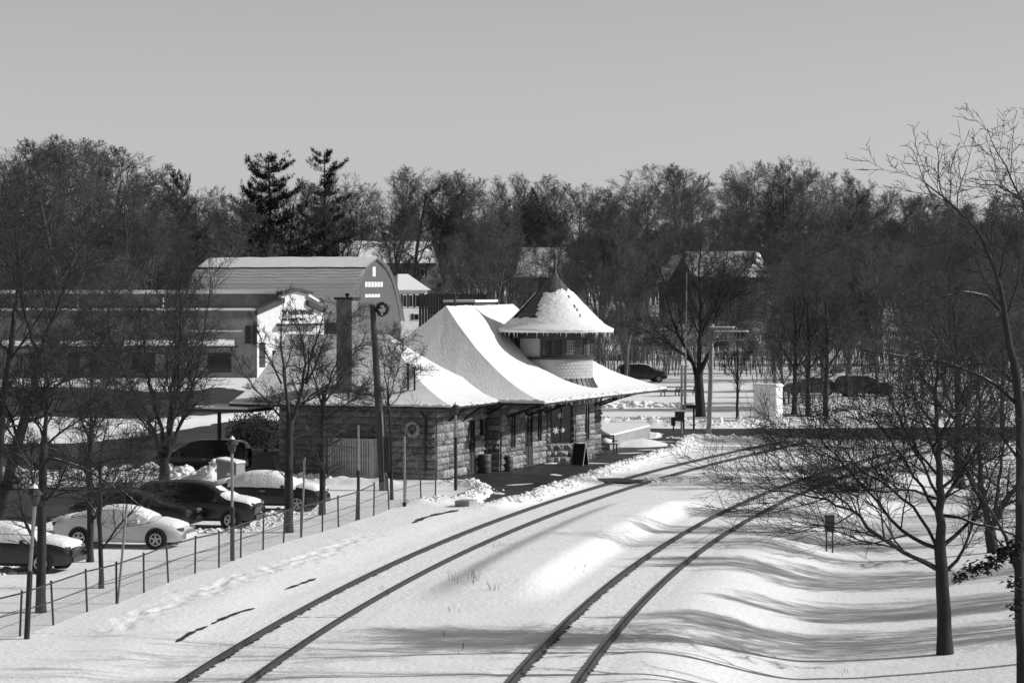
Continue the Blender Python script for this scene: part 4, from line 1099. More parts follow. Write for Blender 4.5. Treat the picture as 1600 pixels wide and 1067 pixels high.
# ------------------------------------------------------------------ bare trees
def _norm(v):
    l = math.sqrt(v[0] * v[0] + v[1] * v[1] + v[2] * v[2]) or 1e-9
    return (v[0] / l, v[1] / l, v[2] / l)
def grow(out, rng, p, d, L, r, lvl, par):
    n = par['seg'][lvl]; st = L / n; jit = par['jit'][lvl]; up = par['up'][lvl]; rmin = par['rmin']
    pts = [p]; rad = [r]; dirs = [d]; tp = par['taper'][lvl]
    for i in range(n):
        d = _norm((d[0] + rng.gauss(0, jit), d[1] + rng.gauss(0, jit), d[2] + rng.gauss(0, jit) + up))
        p = (p[0] + d[0] * st, p[1] + d[1] * st, p[2] + d[2] * st)
        pts.append(p); dirs.append(d); rad.append(max(rmin * .7, r * (1 - tp * (i + 1) / n)))
    out.append((lvl, pts, rad))
    branch(out, rng, pts, rad, lvl, par, L)
def branch(out, rng, pts, rad, lvl, par, L, nch=None, start=None):
    if lvl + 1 >= len(par['seg']): return
    nch = nch if nch is not None else par['nch'][lvl]; start = par['start'][lvl] if start is None else start
    n = len(pts) - 1; az = rng.random() * 6.28
    for k in range(nch):
        f = start + (1 - start) * (k + rng.random()) / nch
        i = min(n - 1, int(f * n)); u = f * n - i
        a, b = pts[i], pts[i + 1]
        q = (a[0] + (b[0] - a[0]) * u, a[1] + (b[1] - a[1]) * u, a[2] + (b[2] - a[2]) * u)
        rr = rad[i] + (rad[i + 1] - rad[i]) * u
        t = _norm((b[0] - a[0], b[1] - a[1], b[2] - a[2]))
        az += 2.4 + rng.gauss(0, .4)
        h = (0, 0, 1) if abs(t[2]) < .9 else (1, 0, 0)
        e1 = _norm((t[1] * h[2] - t[2] * h[1], t[2] * h[0] - t[0] * h[2], t[0] * h[1] - t[1] * h[0]))
        e2 = (t[1] * e1[2] - t[2] * e1[1], t[2] * e1[0] - t[0] * e1[2], t[0] * e1[1] - t[1] * e1[0])
        an = math.radians(par['ang'][lvl]) * rng.uniform(.7, 1.3)
        ca, sa = math.cos(an), math.sin(an); cz, sz = math.cos(az), math.sin(az)
        d = tuple(t[j] * ca + (e1[j] * cz + e2[j] * sz) * sa for j in range(3))
        if par.get('nodown') and d[2] < -.25: d = _norm((d[0], d[1], -.1 + rng.random() * .2))
        L2 = L * par['len'][lvl] * (1 - par['fall'][lvl] * f) * rng.uniform(.65, 1.25)
        if 'env' in par:                     # crown outline: an upright ellipsoid about the trunk
            zc, rx, rz = par['env']
            A = (d[0] * d[0] + d[1] * d[1]) / rx ** 2 + d[2] ** 2 / rz ** 2
            B = (q[0] * d[0] + q[1] * d[1]) / rx ** 2 + (q[2] - zc) * d[2] / rz ** 2
            Cq = (q[0] ** 2 + q[1] ** 2) / rx ** 2 + (q[2] - zc) ** 2 / rz ** 2 - 1
            disc = B * B - A * Cq
            tt = (-B + math.sqrt(disc)) / A if disc > 0 else .2
            if lvl == 0: L2 = max(.8, tt * rng.uniform(.8, .98))
            else: L2 = min(L2, max(.25, tt * rng.uniform(.85, 1.08)))
        r2 = max(par['rmin'], min(rr * par['rr'][lvl] * rng.uniform(.8, 1.1), rr * .8, L2 * .03))
        grow(out, rng, q, d, L2, r2, lvl + 1, par)
def tubes(polys, k):
    groups = {}
    for pts, rad in polys: groups.setdefault(len(pts), []).append((pts, rad))
    Vs, Fs, n0 = [], [], 0
    for N, lst in groups.items():
        A = np.array([p for p, _ in lst]); R = np.array([r for _, r in lst]); M = len(lst)
        T = np.empty_like(A); T[:, 1:-1] = A[:, 2:] - A[:, :-2]; T[:, 0] = A[:, 1] - A[:, 0]; T[:, -1] = A[:, -1] - A[:, -2]
        T /= np.linalg.norm(T, axis=2, keepdims=True) + 1e-9
        D0 = A[:, -1] - A[:, 0]; ref = np.where((np.abs(D0[:, 2]) > .8 * np.linalg.norm(D0, axis=1))[:, None], np.array([[1., .15, 0]]), np.array([[0, .1, 1.]]))
        U = np.cross(T, ref[:, None, :]); U /= np.linalg.norm(U, axis=2, keepdims=True) + 1e-9
        W = np.cross(T, U); an = 2 * np.pi * np.arange(k) / k
        V = A[:, :, None, :] + R[:, :, None, None] * (U[:, :, None, :] * np.cos(an)[None, None, :, None] + W[:, :, None, :] * np.sin(an)[None, None, :, None])
        idx = np.arange(M * N * k).reshape(M, N, k) + n0
        a = idx[:, :-1, :]; b = np.roll(a, -1, axis=2); c = idx[:, 1:, :]; d = np.roll(c, -1, axis=2)
        Fs.append(np.stack([a, b, d, c], -1).reshape(-1, 4)); Vs.append(V.reshape(-1, 3)); n0 += M * N * k
    return np.concatenate(Vs), np.concatenate(Fs)
def tree_meshes(out, split, bark, twig, name='tree', ks=(8, 6, 4, 3, 3, 3)):
    res = []
    for nm, m, test in (('trunk', bark, lambda l: l <= split), ('crown', twig, lambda l: l > split)):
        Vs, Fs, n0 = [], [], 0
        for lv in sorted({l for l, _, _ in out}):
            if not test(lv): continue
            V, Fc = tubes([(p, r) for l, p, r in out if l == lv], ks[min(lv, len(ks) - 1)])
            Vs.append(V); Fs.append(Fc + n0); n0 += len(V)
        res.append(np_mesh(nm, np.concatenate(Vs), np.concatenate(Fs), m, True) if Vs else None)
    return res
def par(**k):
    d = dict(seg=[8, 6, 4, 2, 1], jit=[.05, .10, .16, .2, .22], up=[.04, .09, .07, .05, .03], taper=[.75, .75, .7, .6, .5], nch=[15, 11, 9, 8],
             start=[.18, .2, .12, .1], ang=[40, 38, 38, 34], len=[.52, .45, .5, .62], fall=[.45, .4, .35, .3], rr=[.55, .55, .55, .6], rmin=.012, nodown=True)
    d.update(k)
    for q in ('jit', 'up', 'taper', 'nch', 'start', 'ang', 'len', 'fall', 'rr'): d[q] = d[q] + [d[q][-1]] * (5 - len(d[q]))
    return d

# -- unit variants for the wood beyond the station (each about 18 m tall)
FARV = []
def far_variants():
    E = lambda rx, zc=.56, rz=.46: (18 * zc, 18 * rx, 18 * rz)
    specs = [dict(env=E(.36)), dict(env=E(.24), ang=[30, 36, 38, 34], up=[.03, .08, .06, .05]), dict(env=E(.44), ang=[50, 38, 38, 34], nch=[16, 11, 9, 8]),
             dict(env=E(.31), ang=[36, 38, 38, 34]), dict(env=E(.34, .66, .35), start=[.38, .2, .12, .1], ang=[46, 40, 38, 34]), dict(env=E(.38, .6, .42), ang=[28, 34, 36, 32], start=[.2, .25, .15, .1], nch=[13, 11, 9, 8]),
             dict(env=E(.48, .58, .43), ang=[48, 36, 36, 34], start=[.22, .2, .12, .1], nch=[14, 12, 9, 8]), dict(env=E(.36, .58, .44), jit=[.06, .14, .18, .22, .24], ang=[46, 44, 42, 40])]
    for i, s in enumerate(specs):
        rng = random.Random(100 + i); out = []
        pr = par(rmin=.0115, **s)
        grow(out, rng, (0, 0, -.2), (rng.gauss(0, .04), rng.gauss(0, .04), 1), 15.5, .27, 0, pr)
        zs = max(p[2] for _, pts, _ in out for p in pts)
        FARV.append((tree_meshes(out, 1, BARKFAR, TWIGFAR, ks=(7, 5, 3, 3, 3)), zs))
far_variants()
_fr = random.Random(77)
def far_tree(x, y, h, label, group, v=None, wide=1.0, name='bare_tree'):
    v = _fr.randrange(len(FARV)) if v is None else v
    (tr, cr), zs = FARV[v]
    s = h / zs
    o = empty(name, (x, y, gzs(x, y) - .05), _fr.random() * 6.28, label, 'tree', group)
    o.scale = (s * wide, s * wide, s)
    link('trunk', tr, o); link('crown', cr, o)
    return o

SHAPES = ['round headed', 'narrow upright', 'broad', 'oval headed', 'high crowned', 'vase shaped', 'wide spreading', 'crooked']
ZONES = [(-400, 120, 'behind the flat store, left end'), (120, 300, 'behind the store, left of the barn'),
         (300, 430, 'behind the barn roof, left half'), (430, 570, 'behind the barn near its gable'),
         (570, 700, 'behind the white shuttered house'), (700, 800, 'behind the station main ridge'),
         (800, 960, 'behind the round station turret'), (960, 1060, 'between turret and crossing mast'),
         (1060, 1150, 'behind the crossing mast'), (1150, 1260, 'behind the pale relay cabinet'),
         (1260, 1400, 'right of the relay cabinet across the road'), (1400, 1520, 'beyond the spreading tree'), (1520, 2200, 'at the far right edge of the wood')]
def zone(px):
    for a, b, t in ZONES:
        if a <= px < b: return t
    return ZONES[-1][2]
CLEAR = [(552, 672, 372), (560, 640, 415), (672, 705, 330), (806, 896, 405), (1042, 1165, 400)]   # gaps in the wood where house roofs show
def place_far(px, top, Y, v=None, wide=1.0):
    hw_ = 2.2 * FPX / Y
    for c0, c1, cy_ in CLEAR:
        if Y < cy_ and c0 - hw_ < px < c1 + hw_ and True:
            if top > 300 and _fr.random() < .7: return
            Y = cy_ + _fr.uniform(12, 40); v = None; break
    x = (px - 800) / FPX * Y
    z0 = gzs(x, Y); h = HC + (YH - top) / FPX * Y - z0
    v = _fr.randrange(len(FARV)) if v is None else v
    row = 'tall skyline ' if top < 275 and 300 <= Y else 'mid height ' if Y > 340 else 'lower ' if Y > 255 else 'near '
    if Y > 420: row = 'rearmost '
    return far_tree(x, Y, h, row + SHAPES[v] + ' bare tree ' + zone(px), 'bare trees of the wood beyond the station', v, wide)
# skyline trees read off the photograph (pixel column, row of the top, distance)
SKY = [(-60, 250, 330), (5, 248, 340), (60, 220, 345), (105, 210, 330), (150, 226, 350), (195, 262, 340), (235, 285, 350), (275, 300, 380), (330, 288, 400), (362, 300, 360),
       (445, 275, 380), (540, 266, 360), (568, 282, 400), (612, 264, 360), (650, 256, 345), (690, 268, 370), (725, 262, 400), (762, 272, 360), (795, 268, 390), (832, 290, 370),
       (872, 270, 345), (905, 284, 380), (940, 296, 360), (972, 290, 400), (1035, 254, 330), (1010, 280, 390), (1092, 290, 370), (1130, 272, 380), (1172, 248, 345), (1205, 250, 370), (1235, 243, 340),
       (1268, 262, 380), (1302, 262, 350), (1340, 278, 390), (1375, 292, 360), (1410, 300, 400), (1450, 300, 360), (1495, 310, 380), (1540, 300, 350), (1585, 296, 370), (1640, 285, 350)]
for px, top, Y in SKY:
    place_far(px, top, Y, 1 if px in (612, 650, 872, 1172, 1235) else (2 if px in (60, 105, 150, 1035) else None), 1.35 if px in (60, 105, 150) else 1.2 if px in (1035, 650, 872) else 1.0)
# fill rows
_r = random.Random(31)
for px in range(-90, 1720, 42):
    place_far(px + _r.uniform(-20, 20), _r.uniform(318, 350), _r.uniform(425, 470))
for px in range(-80, 1700, 40):
    if 300 < px < 520: continue
    place_far(px + _r.uniform(-24, 24), _r.uniform(325, 365), _r.uniform(352, 400))
for px in range(680, 1720, 46):
    place_far(px + _r.uniform(-28, 28), _r.uniform(335, 380), _r.uniform(285, 330))
for px in range(920, 1760, 60):
    if 1150 < px < 1215: continue
    place_far(px + _r.uniform(-26, 26), _r.uniform(380, 430), _r.uniform(235, 275))
for px, top, base in [(1290, 400, 640), (1372, 390, 640), (1330, 430, 612), (1440, 380, 630), (1530, 360, 640), (1475, 420, 620), (1610, 330, 636), (1640, 380, 700), (1565, 400, 690)]:
    x, Y = G(px, base); place_far(px, top, Y)
for px, top, Y in [(1225, 470, 215), (1260, 450, 240), (1180, 480, 250), (985, 500, 262), (945, 480, 275), (1020, 470, 250), (1060, 440, 265), (700, 400, 300), (745, 410, 310), (660, 385, 330), (630, 395, 345)]:
    place_far(px, top, Y)
for px, top, Y in [(170, 400, 256), (-40, 370, 240), (75, 420, 250)]:
    place_far(px, top, Y)
for px, top, Y, v in [(815, 418, 372, 7), (842, 424, 380, 3), (872, 412, 376, 0), (893, 395, 384, 1), (1048, 420, 372, 7), (1078, 426, 378, 0), (1112, 416, 370, 3), (1142, 402, 380, 1), (1165, 392, 376, 0), (1092, 360, 384, 4), (855, 352, 388, 4)]:
    x = (px - 800) / FPX * Y; h = HC + (YH - top) / FPX * Y - gzs(x, Y)
    far_tree(x, Y, h, 'low ' + SHAPES[v] + ' bare tree screening the far house wall ' + zone(px), 'bare trees of the wood beyond the station', v)
# far brush: one mass of thin saplings that closes the wood near the ground
def brush(name, n, x0, x1, y0, y1, h0, h1, label, seed, rmin=.02):
    rng = random.Random(seed); polys = []
    for i in range(n):
        x, y = rng.uniform(x0, x1), rng.uniform(y0, y1); z = gzs(x, y) if i % 1 == 0 else 0
        h = rng.uniform(h0, h1)
        for q in range(4):
            a = rng.random() * 6.28; s = rng.uniform(.05, .35)
            pts = [(x, y, z - .1), (x + math.cos(a) * s * h * .3, y + math.sin(a) * s * h * .3, z + h * .5), (x + math.cos(a) * s * h * .7, y + math.sin(a) * s * h * .7, z + h * rng.uniform(.75, 1))]
            polys.append((pts, [rmin * 2, rmin * 1.4, rmin * .8]))
            for w_ in range(4):
                f = rng.uniform(.3, .9); b = rng.random() * 6.28; l = h * rng.uniform(.1, .3)
                p0 = tuple(pts[0][j] + (pts[2][j] - pts[0][j]) * f for j in range(3))
                polys.append(([p0, (p0[0] + math.cos(b) * l * .4, p0[1] + math.sin(b) * l * .4, p0[2] + l * .5), (p0[0] + math.cos(b) * l * .8, p0[1] + math.sin(b) * l * .8, p0[2] + l)], [rmin, rmin * .8, rmin * .6]))
    V, Fc = tubes(polys, 3)
    return tag(link(name, np_mesh(name, V, Fc, TWIGFAR)), label, 'brush', kind='stuff')
brush('undergrowth', 1200, -100, 100, 440, 500, 5, 11, 'grey undergrowth closing the back of the wood', 1, .03)
brush('undergrowth', 800, -4, 75, 275, 350, 3, 8, 'grey undergrowth among the trees across the road', 2, .018)
brush('undergrowth', 260, 18, 60, 195, 235, 1.0, 3.2, 'low scrub behind the snow bank on the right', 3, .010)
brush('undergrowth', 260, -75, -40, 225, 300, 1.5, 4.5, 'scrub in front of the flat roofed store', 4, .014)

# -- pines
def pine_mesh(seed, H, R, full):
    rng = random.Random(seed); polys = [([(0, 0, 0), (.1, .1, H * .35), (0, .15, H * .7), (0, 0, H)], [.32, .25, .14, .03])]
    tv, tf = [], []
    z = H * .25
    while z < H * .985:
        f = (z / H - .25) / .75
        rad = R * ((1 - f) ** .65 + (.10 if full else .22)) * (.6 + .6 * rng.random())
        for k in range(rng.randint(3, 6)):
            a = rng.random() * 6.28; L = rad * rng.uniform(.5, 1.1)
            up = .18 + .5 * f
            pts = [(math.cos(a) * L * t, math.sin(a) * L * t, z + L * (up * t * t - .05 * t)) for t in (0, .35, .7, 1)]
            polys.append((pts, [.06, .045, .03, .012]))
            nt_ = int(14 + L * 10)
            for q in range(nt_):
                t = rng.uniform(.25, 1.02); s = rng.uniform(.25, .5)
                lat = (rng.uniform(-1, 1)) * .32 * L * (1.1 - t * .6)
                c = (math.cos(a) * L * t - math.sin(a) * lat, math.sin(a) * L * t + math.cos(a) * lat, z + L * (up * t * t - .05 * t) + rng.uniform(-.1, .3))
                for n_ in range(9):
                    d = _norm((rng.gauss(0, 1), rng.gauss(0, 1), rng.gauss(.5, .8))); l = s * rng.uniform(.7, 1.3)
                    e = _norm((d[1], -d[0], .01)); ww = .035
                    i0 = len(tv)
                    tv += [(c[0] - e[0] * ww, c[1] - e[1] * ww, c[2]), (c[0] + e[0] * ww, c[1] + e[1] * ww, c[2]), (c[0] + d[0] * l, c[1] + d[1] * l, c[2] + d[2] * l)]
                    tf.append((i0, i0 + 1, i0 + 2))
        z += H * rng.uniform(.022, .042) * (1.0 if full else 1.25)
    V, Fc = tubes([polys[0]], 8); V2, F2 = tubes(polys[1:], 4)
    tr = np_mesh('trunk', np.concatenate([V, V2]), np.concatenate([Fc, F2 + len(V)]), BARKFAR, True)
    return tr, np_mesh('crown', np.array(tv), np.array(tf), NEEDLE)
PINES = [pine_mesh(1, 20, 6.3, True), pine_mesh(2, 21, 4.0, False)]
for px, top, Y, k, wd, lab in [(420, 243, 378, 0, 1.55, 'broad dark pine rising behind the barn, the wider of the pair'), (507, 235, 382, 1, 1.4, 'tall dark pine with a ragged top above the barn gable'),
                              (272, 268, 370, 1, .7, 'small dark pine on the skyline above the flat roofed store'), (285, 272, 360, 0, .55, 'low bushy pine beside the small skyline pine'), (392, 285, 380, 0, .6, 'low dark pine at the left of the broad pine')]:
    x = (px - 800) / FPX * Y; z0 = gzs(x, Y); h = HC + (YH - top) / FPX * Y - z0
    o = empty('pine_tree', (x, Y, z0), k * 1.3 + px, lab, 'pine tree', 'dark pines in the wood')
    o.scale = (wd, wd, h / (20 if k == 0 else 21))
    link('trunk', PINES[k][0], o); link('crown', PINES[k][1], o)

# -- nearer trees: main limbs follow the ones in the photograph, finer growth is added along them
def limb_tree(name, label, base_px, Y, limbs, seed, pr, group=None, bark=BARK, depth=1.0, split=1, nch0=None, ks=(10, 7, 5, 4, 3, 3)):
    """limbs: (pixel polyline, r0, r1, level, number of side branches); they are laid out about the trunk at distance Y, bending towards and away from the camera"""
    rng = random.Random(seed); out = []
    bx, by, bz = P(base_px[0], base_px[1], Y)
    bz = gzs(bx, Y) - .1
    sc = Y / FPX
    for li, (pl, r0, r1, lv, nb) in enumerate(limbs):
        w0 = [P(px, py, Y) for px, py in pl]
        bend = rng.gauss(0, .5) * depth * (0 if lv == 0 else 1)
        n = len(w0); tot = sum(math.dist(w0[i], w0[i + 1]) for i in range(n - 1))
        pts = []; acc = 0
        for i, q in enumerate(w0):
            if i: acc += math.dist(w0[i - 1], q)
            t = acc / tot
            pts.append((q[0] - bx, q[1] - Y + bend * t * tot * .6, q[2] - bz))
        if li == 0: pts[0] = (pts[0][0], pts[0][1], 0.0)
        # resample
        fin, frad = [], []; m = max(4, int(tot / (.35 if lv else .5)))
        seg = [0.0]
        for i in range(n - 1): seg.append(seg[-1] + math.dist(pts[i], pts[i + 1]))
        A = np.array(pts); S = np.array(seg); tt = np.linspace(0, S[-1], m + 1)
        X = np.stack([np.interp(tt, S, A[:, j]) for j in range(3)], -1)
        for _ in range(2): X[1:-1] = X[1:-1] * .5 + (X[:-2] + X[2:]) * .25
        X[1:-1] += np.array([[rng.gauss(0, .03 * (1 if lv else .4)) for _ in range(3)] for _ in range(m - 1)]).reshape(-1, 3)
        R = r0 + (r1 - r0) * np.linspace(0, 1, m + 1) ** .8
        if li == 0: R[0] *= 1.16
        P3 = [tuple(q) for q in X]; R3 = list(R)
        out.append((lv, P3, R3))
        if nb: branch(out, rng, P3, R3, max(lv, 1), pr, tot, nch=nb, start=.25 if lv == 0 else .18)
    tr, cr = tree_meshes(out, split, bark, TWIG, ks=ks)
    o = empty(name, (bx, Y, bz), 0, label, 'tree', group)
    link('trunk', tr, o)
    if cr: link('crown', cr, o)
    return o
NP_ = par(seg=[8, 6, 5, 3, 1], nch=[0, 9, 10, 8], len=[.5, .55, .6, .6], ang=[45, 40, 42, 45], rmin=.0062, jit=[.05, .1, .15, .18, .2], start=[.2, .18, .12, .1], up=[.03, .05, .04, .03, .03])
def near_tree(*a, **k): return limb_tree(*a, **k)

# spreading tree on the right
Y9 = GT(1473, 1021)[1]
near_tree('spreading_tree', 'dark spreading bare tree on the snow bank, right of the tracks', (1473, 1021), Y9, [
    ([(1477, 1024), (1474, 950), (1471, 880), (1468, 850)], .21, .15, 0, 0),
    ([(1469, 860), (1466, 790), (1461, 720), (1452, 640), (1450, 560)], .15, .03, 1, 12),
    ([(1465, 889), (1440, 877), (1405, 858), (1372, 838), (1350, 812), (1318, 786), (1270, 770), (1215, 762), (1175, 752)], .075, .012, 1, 16),
    ([(1340, 805), (1300, 765), (1262, 742), (1215, 712), (1180, 700)], .03, .008, 2, 9),
    ([(1463, 856), (1440, 848), (1412, 842), (1395, 815), (1370, 780), (1330, 742), (1300, 705), (1262, 670)], .06, .01, 1, 14),
    ([(1462, 850), (1448, 820), (1430, 795), (1400, 765), (1360, 735), (1305, 715), (1250, 690)], .05, .01, 1, 12),
    ([(1464, 800), (1440, 760), (1405, 700), (1370, 655), (1340, 610)], .05, .01, 1, 12),
    ([(1476, 850), (1500, 835), (1520, 822), (1545, 790), (1560, 740), (1575, 700)], .06, .012, 1, 10),
    ([(1480, 890), (1495, 880), (1510, 862), (1520, 838), (1528, 815), (1540, 770)], .055, .02, 1, 6),
    ([(1474, 805), (1500, 808), (1530, 815), (1565, 826), (1592, 838)], .05, .02, 1, 5),
    ([(1470, 790), (1490, 750), (1520, 705), (1545, 650)], .05, .01, 1, 10),
    ([(1463, 740), (1430, 700), (1400, 640), (1385, 590)], .04, .008, 1, 9),
    ([(1458, 700), (1480, 650), (1505, 600), (1512, 540)], .04, .008, 1, 9),
    ([(1466, 780), (1430, 765), (1390, 762), (1330, 765), (1280, 745)], .04, .01, 1, 10)], 9, NP_, bark=BARKDK)

EDP = par(seg=[8, 6, 5, 3, 1], nch=[0, 8, 5, 4], len=[.5, .42, .5, .55], ang=[45, 38, 42, 45], rmin=.007, start=[.2, .18, .12, .1], up=[.03, .09, .06, .05, .03])
# tall tree at the right hand edge with its few leafy sprays
Y10 = 66.0
edge_tree = near_tree('edge_tree', 'tall dark tree at the right edge of the picture, leaning crown high up', (1598, 1120), Y10, [
    ([(1598, 1130), (1597, 1040), (1593, 960), (1593, 900), (1594, 800), (1595, 700), (1593, 622), (1584, 561)], .13, .10, 0, 4),
    ([(1584, 565), (1565, 490), (1558, 453), (1546, 415), (1527, 373), (1504, 345), (1471, 317), (1440, 300), (1428, 285)], .10, .012, 1, 12),
    ([(1562, 484), (1545, 470), (1527, 453), (1495, 451), (1452, 465), (1424, 481)], .045, .008, 1, 9),
    ([(1592, 634), (1575, 612), (1551, 598), (1518, 584), (1466, 561), (1415, 558), (1349, 547)], .05, .008, 1, 12),
    ([(1480, 322), (1464, 290), (1462, 255), (1466, 219)], .022, .006, 2, 7),
    ([(1490, 335), (1484, 300), (1487, 270), (1492, 242)], .02, .006, 2, 7),
    ([(1455, 305), (1440, 275), (1430, 250), (1428, 235)], .018, .006, 2, 6),
    ([(1594, 720), (1575, 690), (1540, 660), (1500, 640), (1460, 645)], .04, .008, 1, 10)], 10, EDP, bark=BARKDK)
near_tree('edge_tree', 'bare limb crown reaching in at the top right corner', (1680, 1120), 70.0, [
    ([(1680, 1120), (1678, 900), (1672, 700), (1664, 520)], .17, .12, 0, 3),
    ([(1664, 530), (1640, 400), (1620, 345), (1600, 324), (1560, 298), (1530, 290), (1495, 287)], .08, .008, 1, 14),
    ([(1655, 470), (1620, 330), (1600, 260), (1580, 215), (1575, 190)], .06, .008, 1, 14),
    ([(1668, 600), (1640, 470), (1625, 350), (1622, 240)], .06, .01, 1, 12),
    ([(1672, 720), (1630, 640), (1590, 590), (1540, 560)], .05, .01, 1, 12)], 12, EDP, bark=BARKDK)
def leafy(px, Y, n, s, seed, parent):
    rng = random.Random(seed); b = parent.location
    for i in range(n):
        t = rng.random(); k = t * (len(px) - 1); j = min(len(px) - 2, int(k)); u = k - j
        q = P(px[j][0] + (px[j + 1][0] - px[j][0]) * u + rng.gauss(0, 5), px[j][1] + (px[j + 1][1] - px[j][1]) * u + rng.gauss(0, 5), Y)
        o = Vector(q) + Vector((0, rng.gauss(0, .2), 0)) - b
        LEAVES.append((o, rng.random() * 6.28, rng.uniform(.6, 1.2) * s, rng.uniform(-1, .2)))
LEAVES = []
leafy([(1490, 900), (1512, 894), (1530, 886), (1550, 880), (1575, 868), (1592, 862)], Y10, 240, .17, 1, edge_tree)
leafy([(1545, 884), (1570, 858), (1590, 850)], Y10, 200, .18, 2, edge_tree)
leafy([(1580, 912), (1592, 908)], Y10, 50, .17, 3, edge_tree)
leafy([(1582, 950), (1592, 940)], Y10, 50, .17, 4, edge_tree)
lv, lf = [], []
for o, a, s, tl in LEAVES:
    d = Vector((math.cos(a), math.sin(a), tl)).normalized(); e = Vector((-math.sin(a), math.cos(a), .3)); i0 = len(lv); up = d.cross(e) * .15
    lv += [o, o + (d * .4 + e * .32 + up) * s, o + d * s, o + (d * .4 - e * .32 + up) * s]; lf += [(i0, i0 + 1, i0 + 2), (i0, i0 + 2, i0 + 3)]
link('leaves', np_mesh('leaves', np.array([tuple(q) for q in lv]), np.array(lf), NEEDLE), edge_tree)['kind'] = 'stuff'
mb = MB()
for pl in ([(1595, 852), (1570, 868), (1540, 884), (1500, 896)], [(1594, 900), (1582, 910)], [(1594, 935), (1583, 948)]):
    mb.tube([Vector(P(x, y, Y10)) - edge_tree.location for x, y in pl], [.02] * (len(pl) - 1) + [.006], 5)
mb.build('spray_stem', BARKDK, edge_tree)

Y11 = GT(1552, 862)[1]
near_tree('forked_tree', 'bare tree with a forked trunk behind the spreading tree', (1552, 862), Y11, [
    ([(1552, 866), (1549, 845), (1546, 828)], .22, .2, 0, 0),
    ([(1546, 832), (1536, 790), (1526, 715), (1523, 620), (1515, 520)], .14, .02, 1, 14),
    ([(1547, 832), (1560, 792), (1586, 757), (1605, 700), (1620, 640)], .15, .02, 1, 12),
    ([(1555, 800), (1562, 740), (1572, 680), (1578, 600)], .08, .012, 1, 10),
    ([(1534, 785), (1510, 740), (1490, 690), (1470, 640)], .07, .012, 1, 10)], 13, NP_, bark=BARK)
Y12 = GT(1499, 762)[1]
near_tree('upright_tree', 'upright dark tree standing between the forked tree and the road', (1499, 764), Y12, [
    ([(1499, 766), (1498, 700), (1497, 640), (1496, 560), (1490, 480)], .26, .08, 0, 8),
    ([(1497, 660), (1470, 600), (1440, 550), (1420, 500)], .09, .015, 1, 12),
    ([(1497, 640), (1530, 580), (1550, 520), (1560, 450)], .09, .015, 1, 12),
    ([(1496, 600), (1480, 530), (1475, 460), (1468, 400)], .08, .015, 1, 12),
    ([(1497, 690), (1450, 660), (1400, 650), (1350, 640)], .07, .012, 1, 12)], 14, NP_)
# big tree by the crossing
YB_ = GT(1096, 651)[1]
BIGP = par(seg=[8, 6, 5, 3, 1], nch=[0, 10, 9, 8], len=[.5, .45, .5, .5], ang=[45, 42, 44, 46], rmin=.010, start=[.2, .2, .12, .1], up=[.03, .05, .04, .03, .03])
near_tree('big_tree', 'big spreading bare tree standing behind the crossing mast', (1096, 651), YB_, [
    ([(1095, 654), (1093, 610), (1091, 585)], .36, .30, 0, 0),
    ([(1090, 590), (1078, 555), (1062, 525), (1050, 490), (1040, 440), (1028, 400)], .16, .03, 1, 16),
    ([(1092, 590), (1092, 540), (1096, 480), (1092, 420), (1096, 370)], .2, .03, 1, 16),
    ([(1093, 585), (1112, 540), (1118, 490), (1140, 450), (1168, 415)], .15, .03, 1, 16),
    ([(1096, 570), (1130, 525), (1165, 490), (1210, 465)], .1, .02, 1, 14),
    ([(1086, 570), (1050, 540), (1020, 520), (990, 510)], .1, .02, 1, 14),
    ([(1094, 520), (1120, 470), (1130, 420), (1135, 380)], .1, .02, 1, 14)], 15, BIGP, bark=BARKDK)
near_tree('slender_tree', 'thin young tree between the crossing mast and relay cabinet', (1152, 655), GT(1152, 655)[1], [
    ([(1152, 657), (1152, 620), (1153, 590), (1152, 540)], .11, .05, 0, 6),
    ([(1152, 600), (1140, 575), (1132, 545)], .04, .01, 1, 8), ([(1153, 595), (1164, 570), (1172, 535)], .04, .01, 1, 8), ([(1153, 570), (1150, 530), (1155, 480)], .04, .01, 1, 8)], 16, BIGP)
for px, base, lab, sd in [(1241, 648, 'straight dark tree just right of the relay cabinet', 17), (1262, 652, 'dark tree beside the snow bank right of the cabinet', 18), (1290, 650, 'dark tree in the scrub behind the snow bank', 19)]:
    near_tree('roadside_tree', lab, (px, base), GT(px, base)[1], [
        ([(px, base), (px + 1, base - 50), (px + 3, base - 100), (px, base - 180)], .2, .06, 0, 4),
        ([(px + 1, base - 70), (px - 30, base - 120), (px - 50, base - 180)], .07, .015, 1, 6), ([(px + 2, base - 75), (px + 35, base - 120), (px + 60, base - 170)], .07, .015, 1, 6),
        ([(px + 2, base - 100), (px + 15, base - 170), (px + 10, base - 230)], .07, .015, 1, 6), ([(px + 2, base - 60), (px + 50, base - 80), (px + 90, base - 75)], .05, .012, 1, 4)], sd, BIGP)

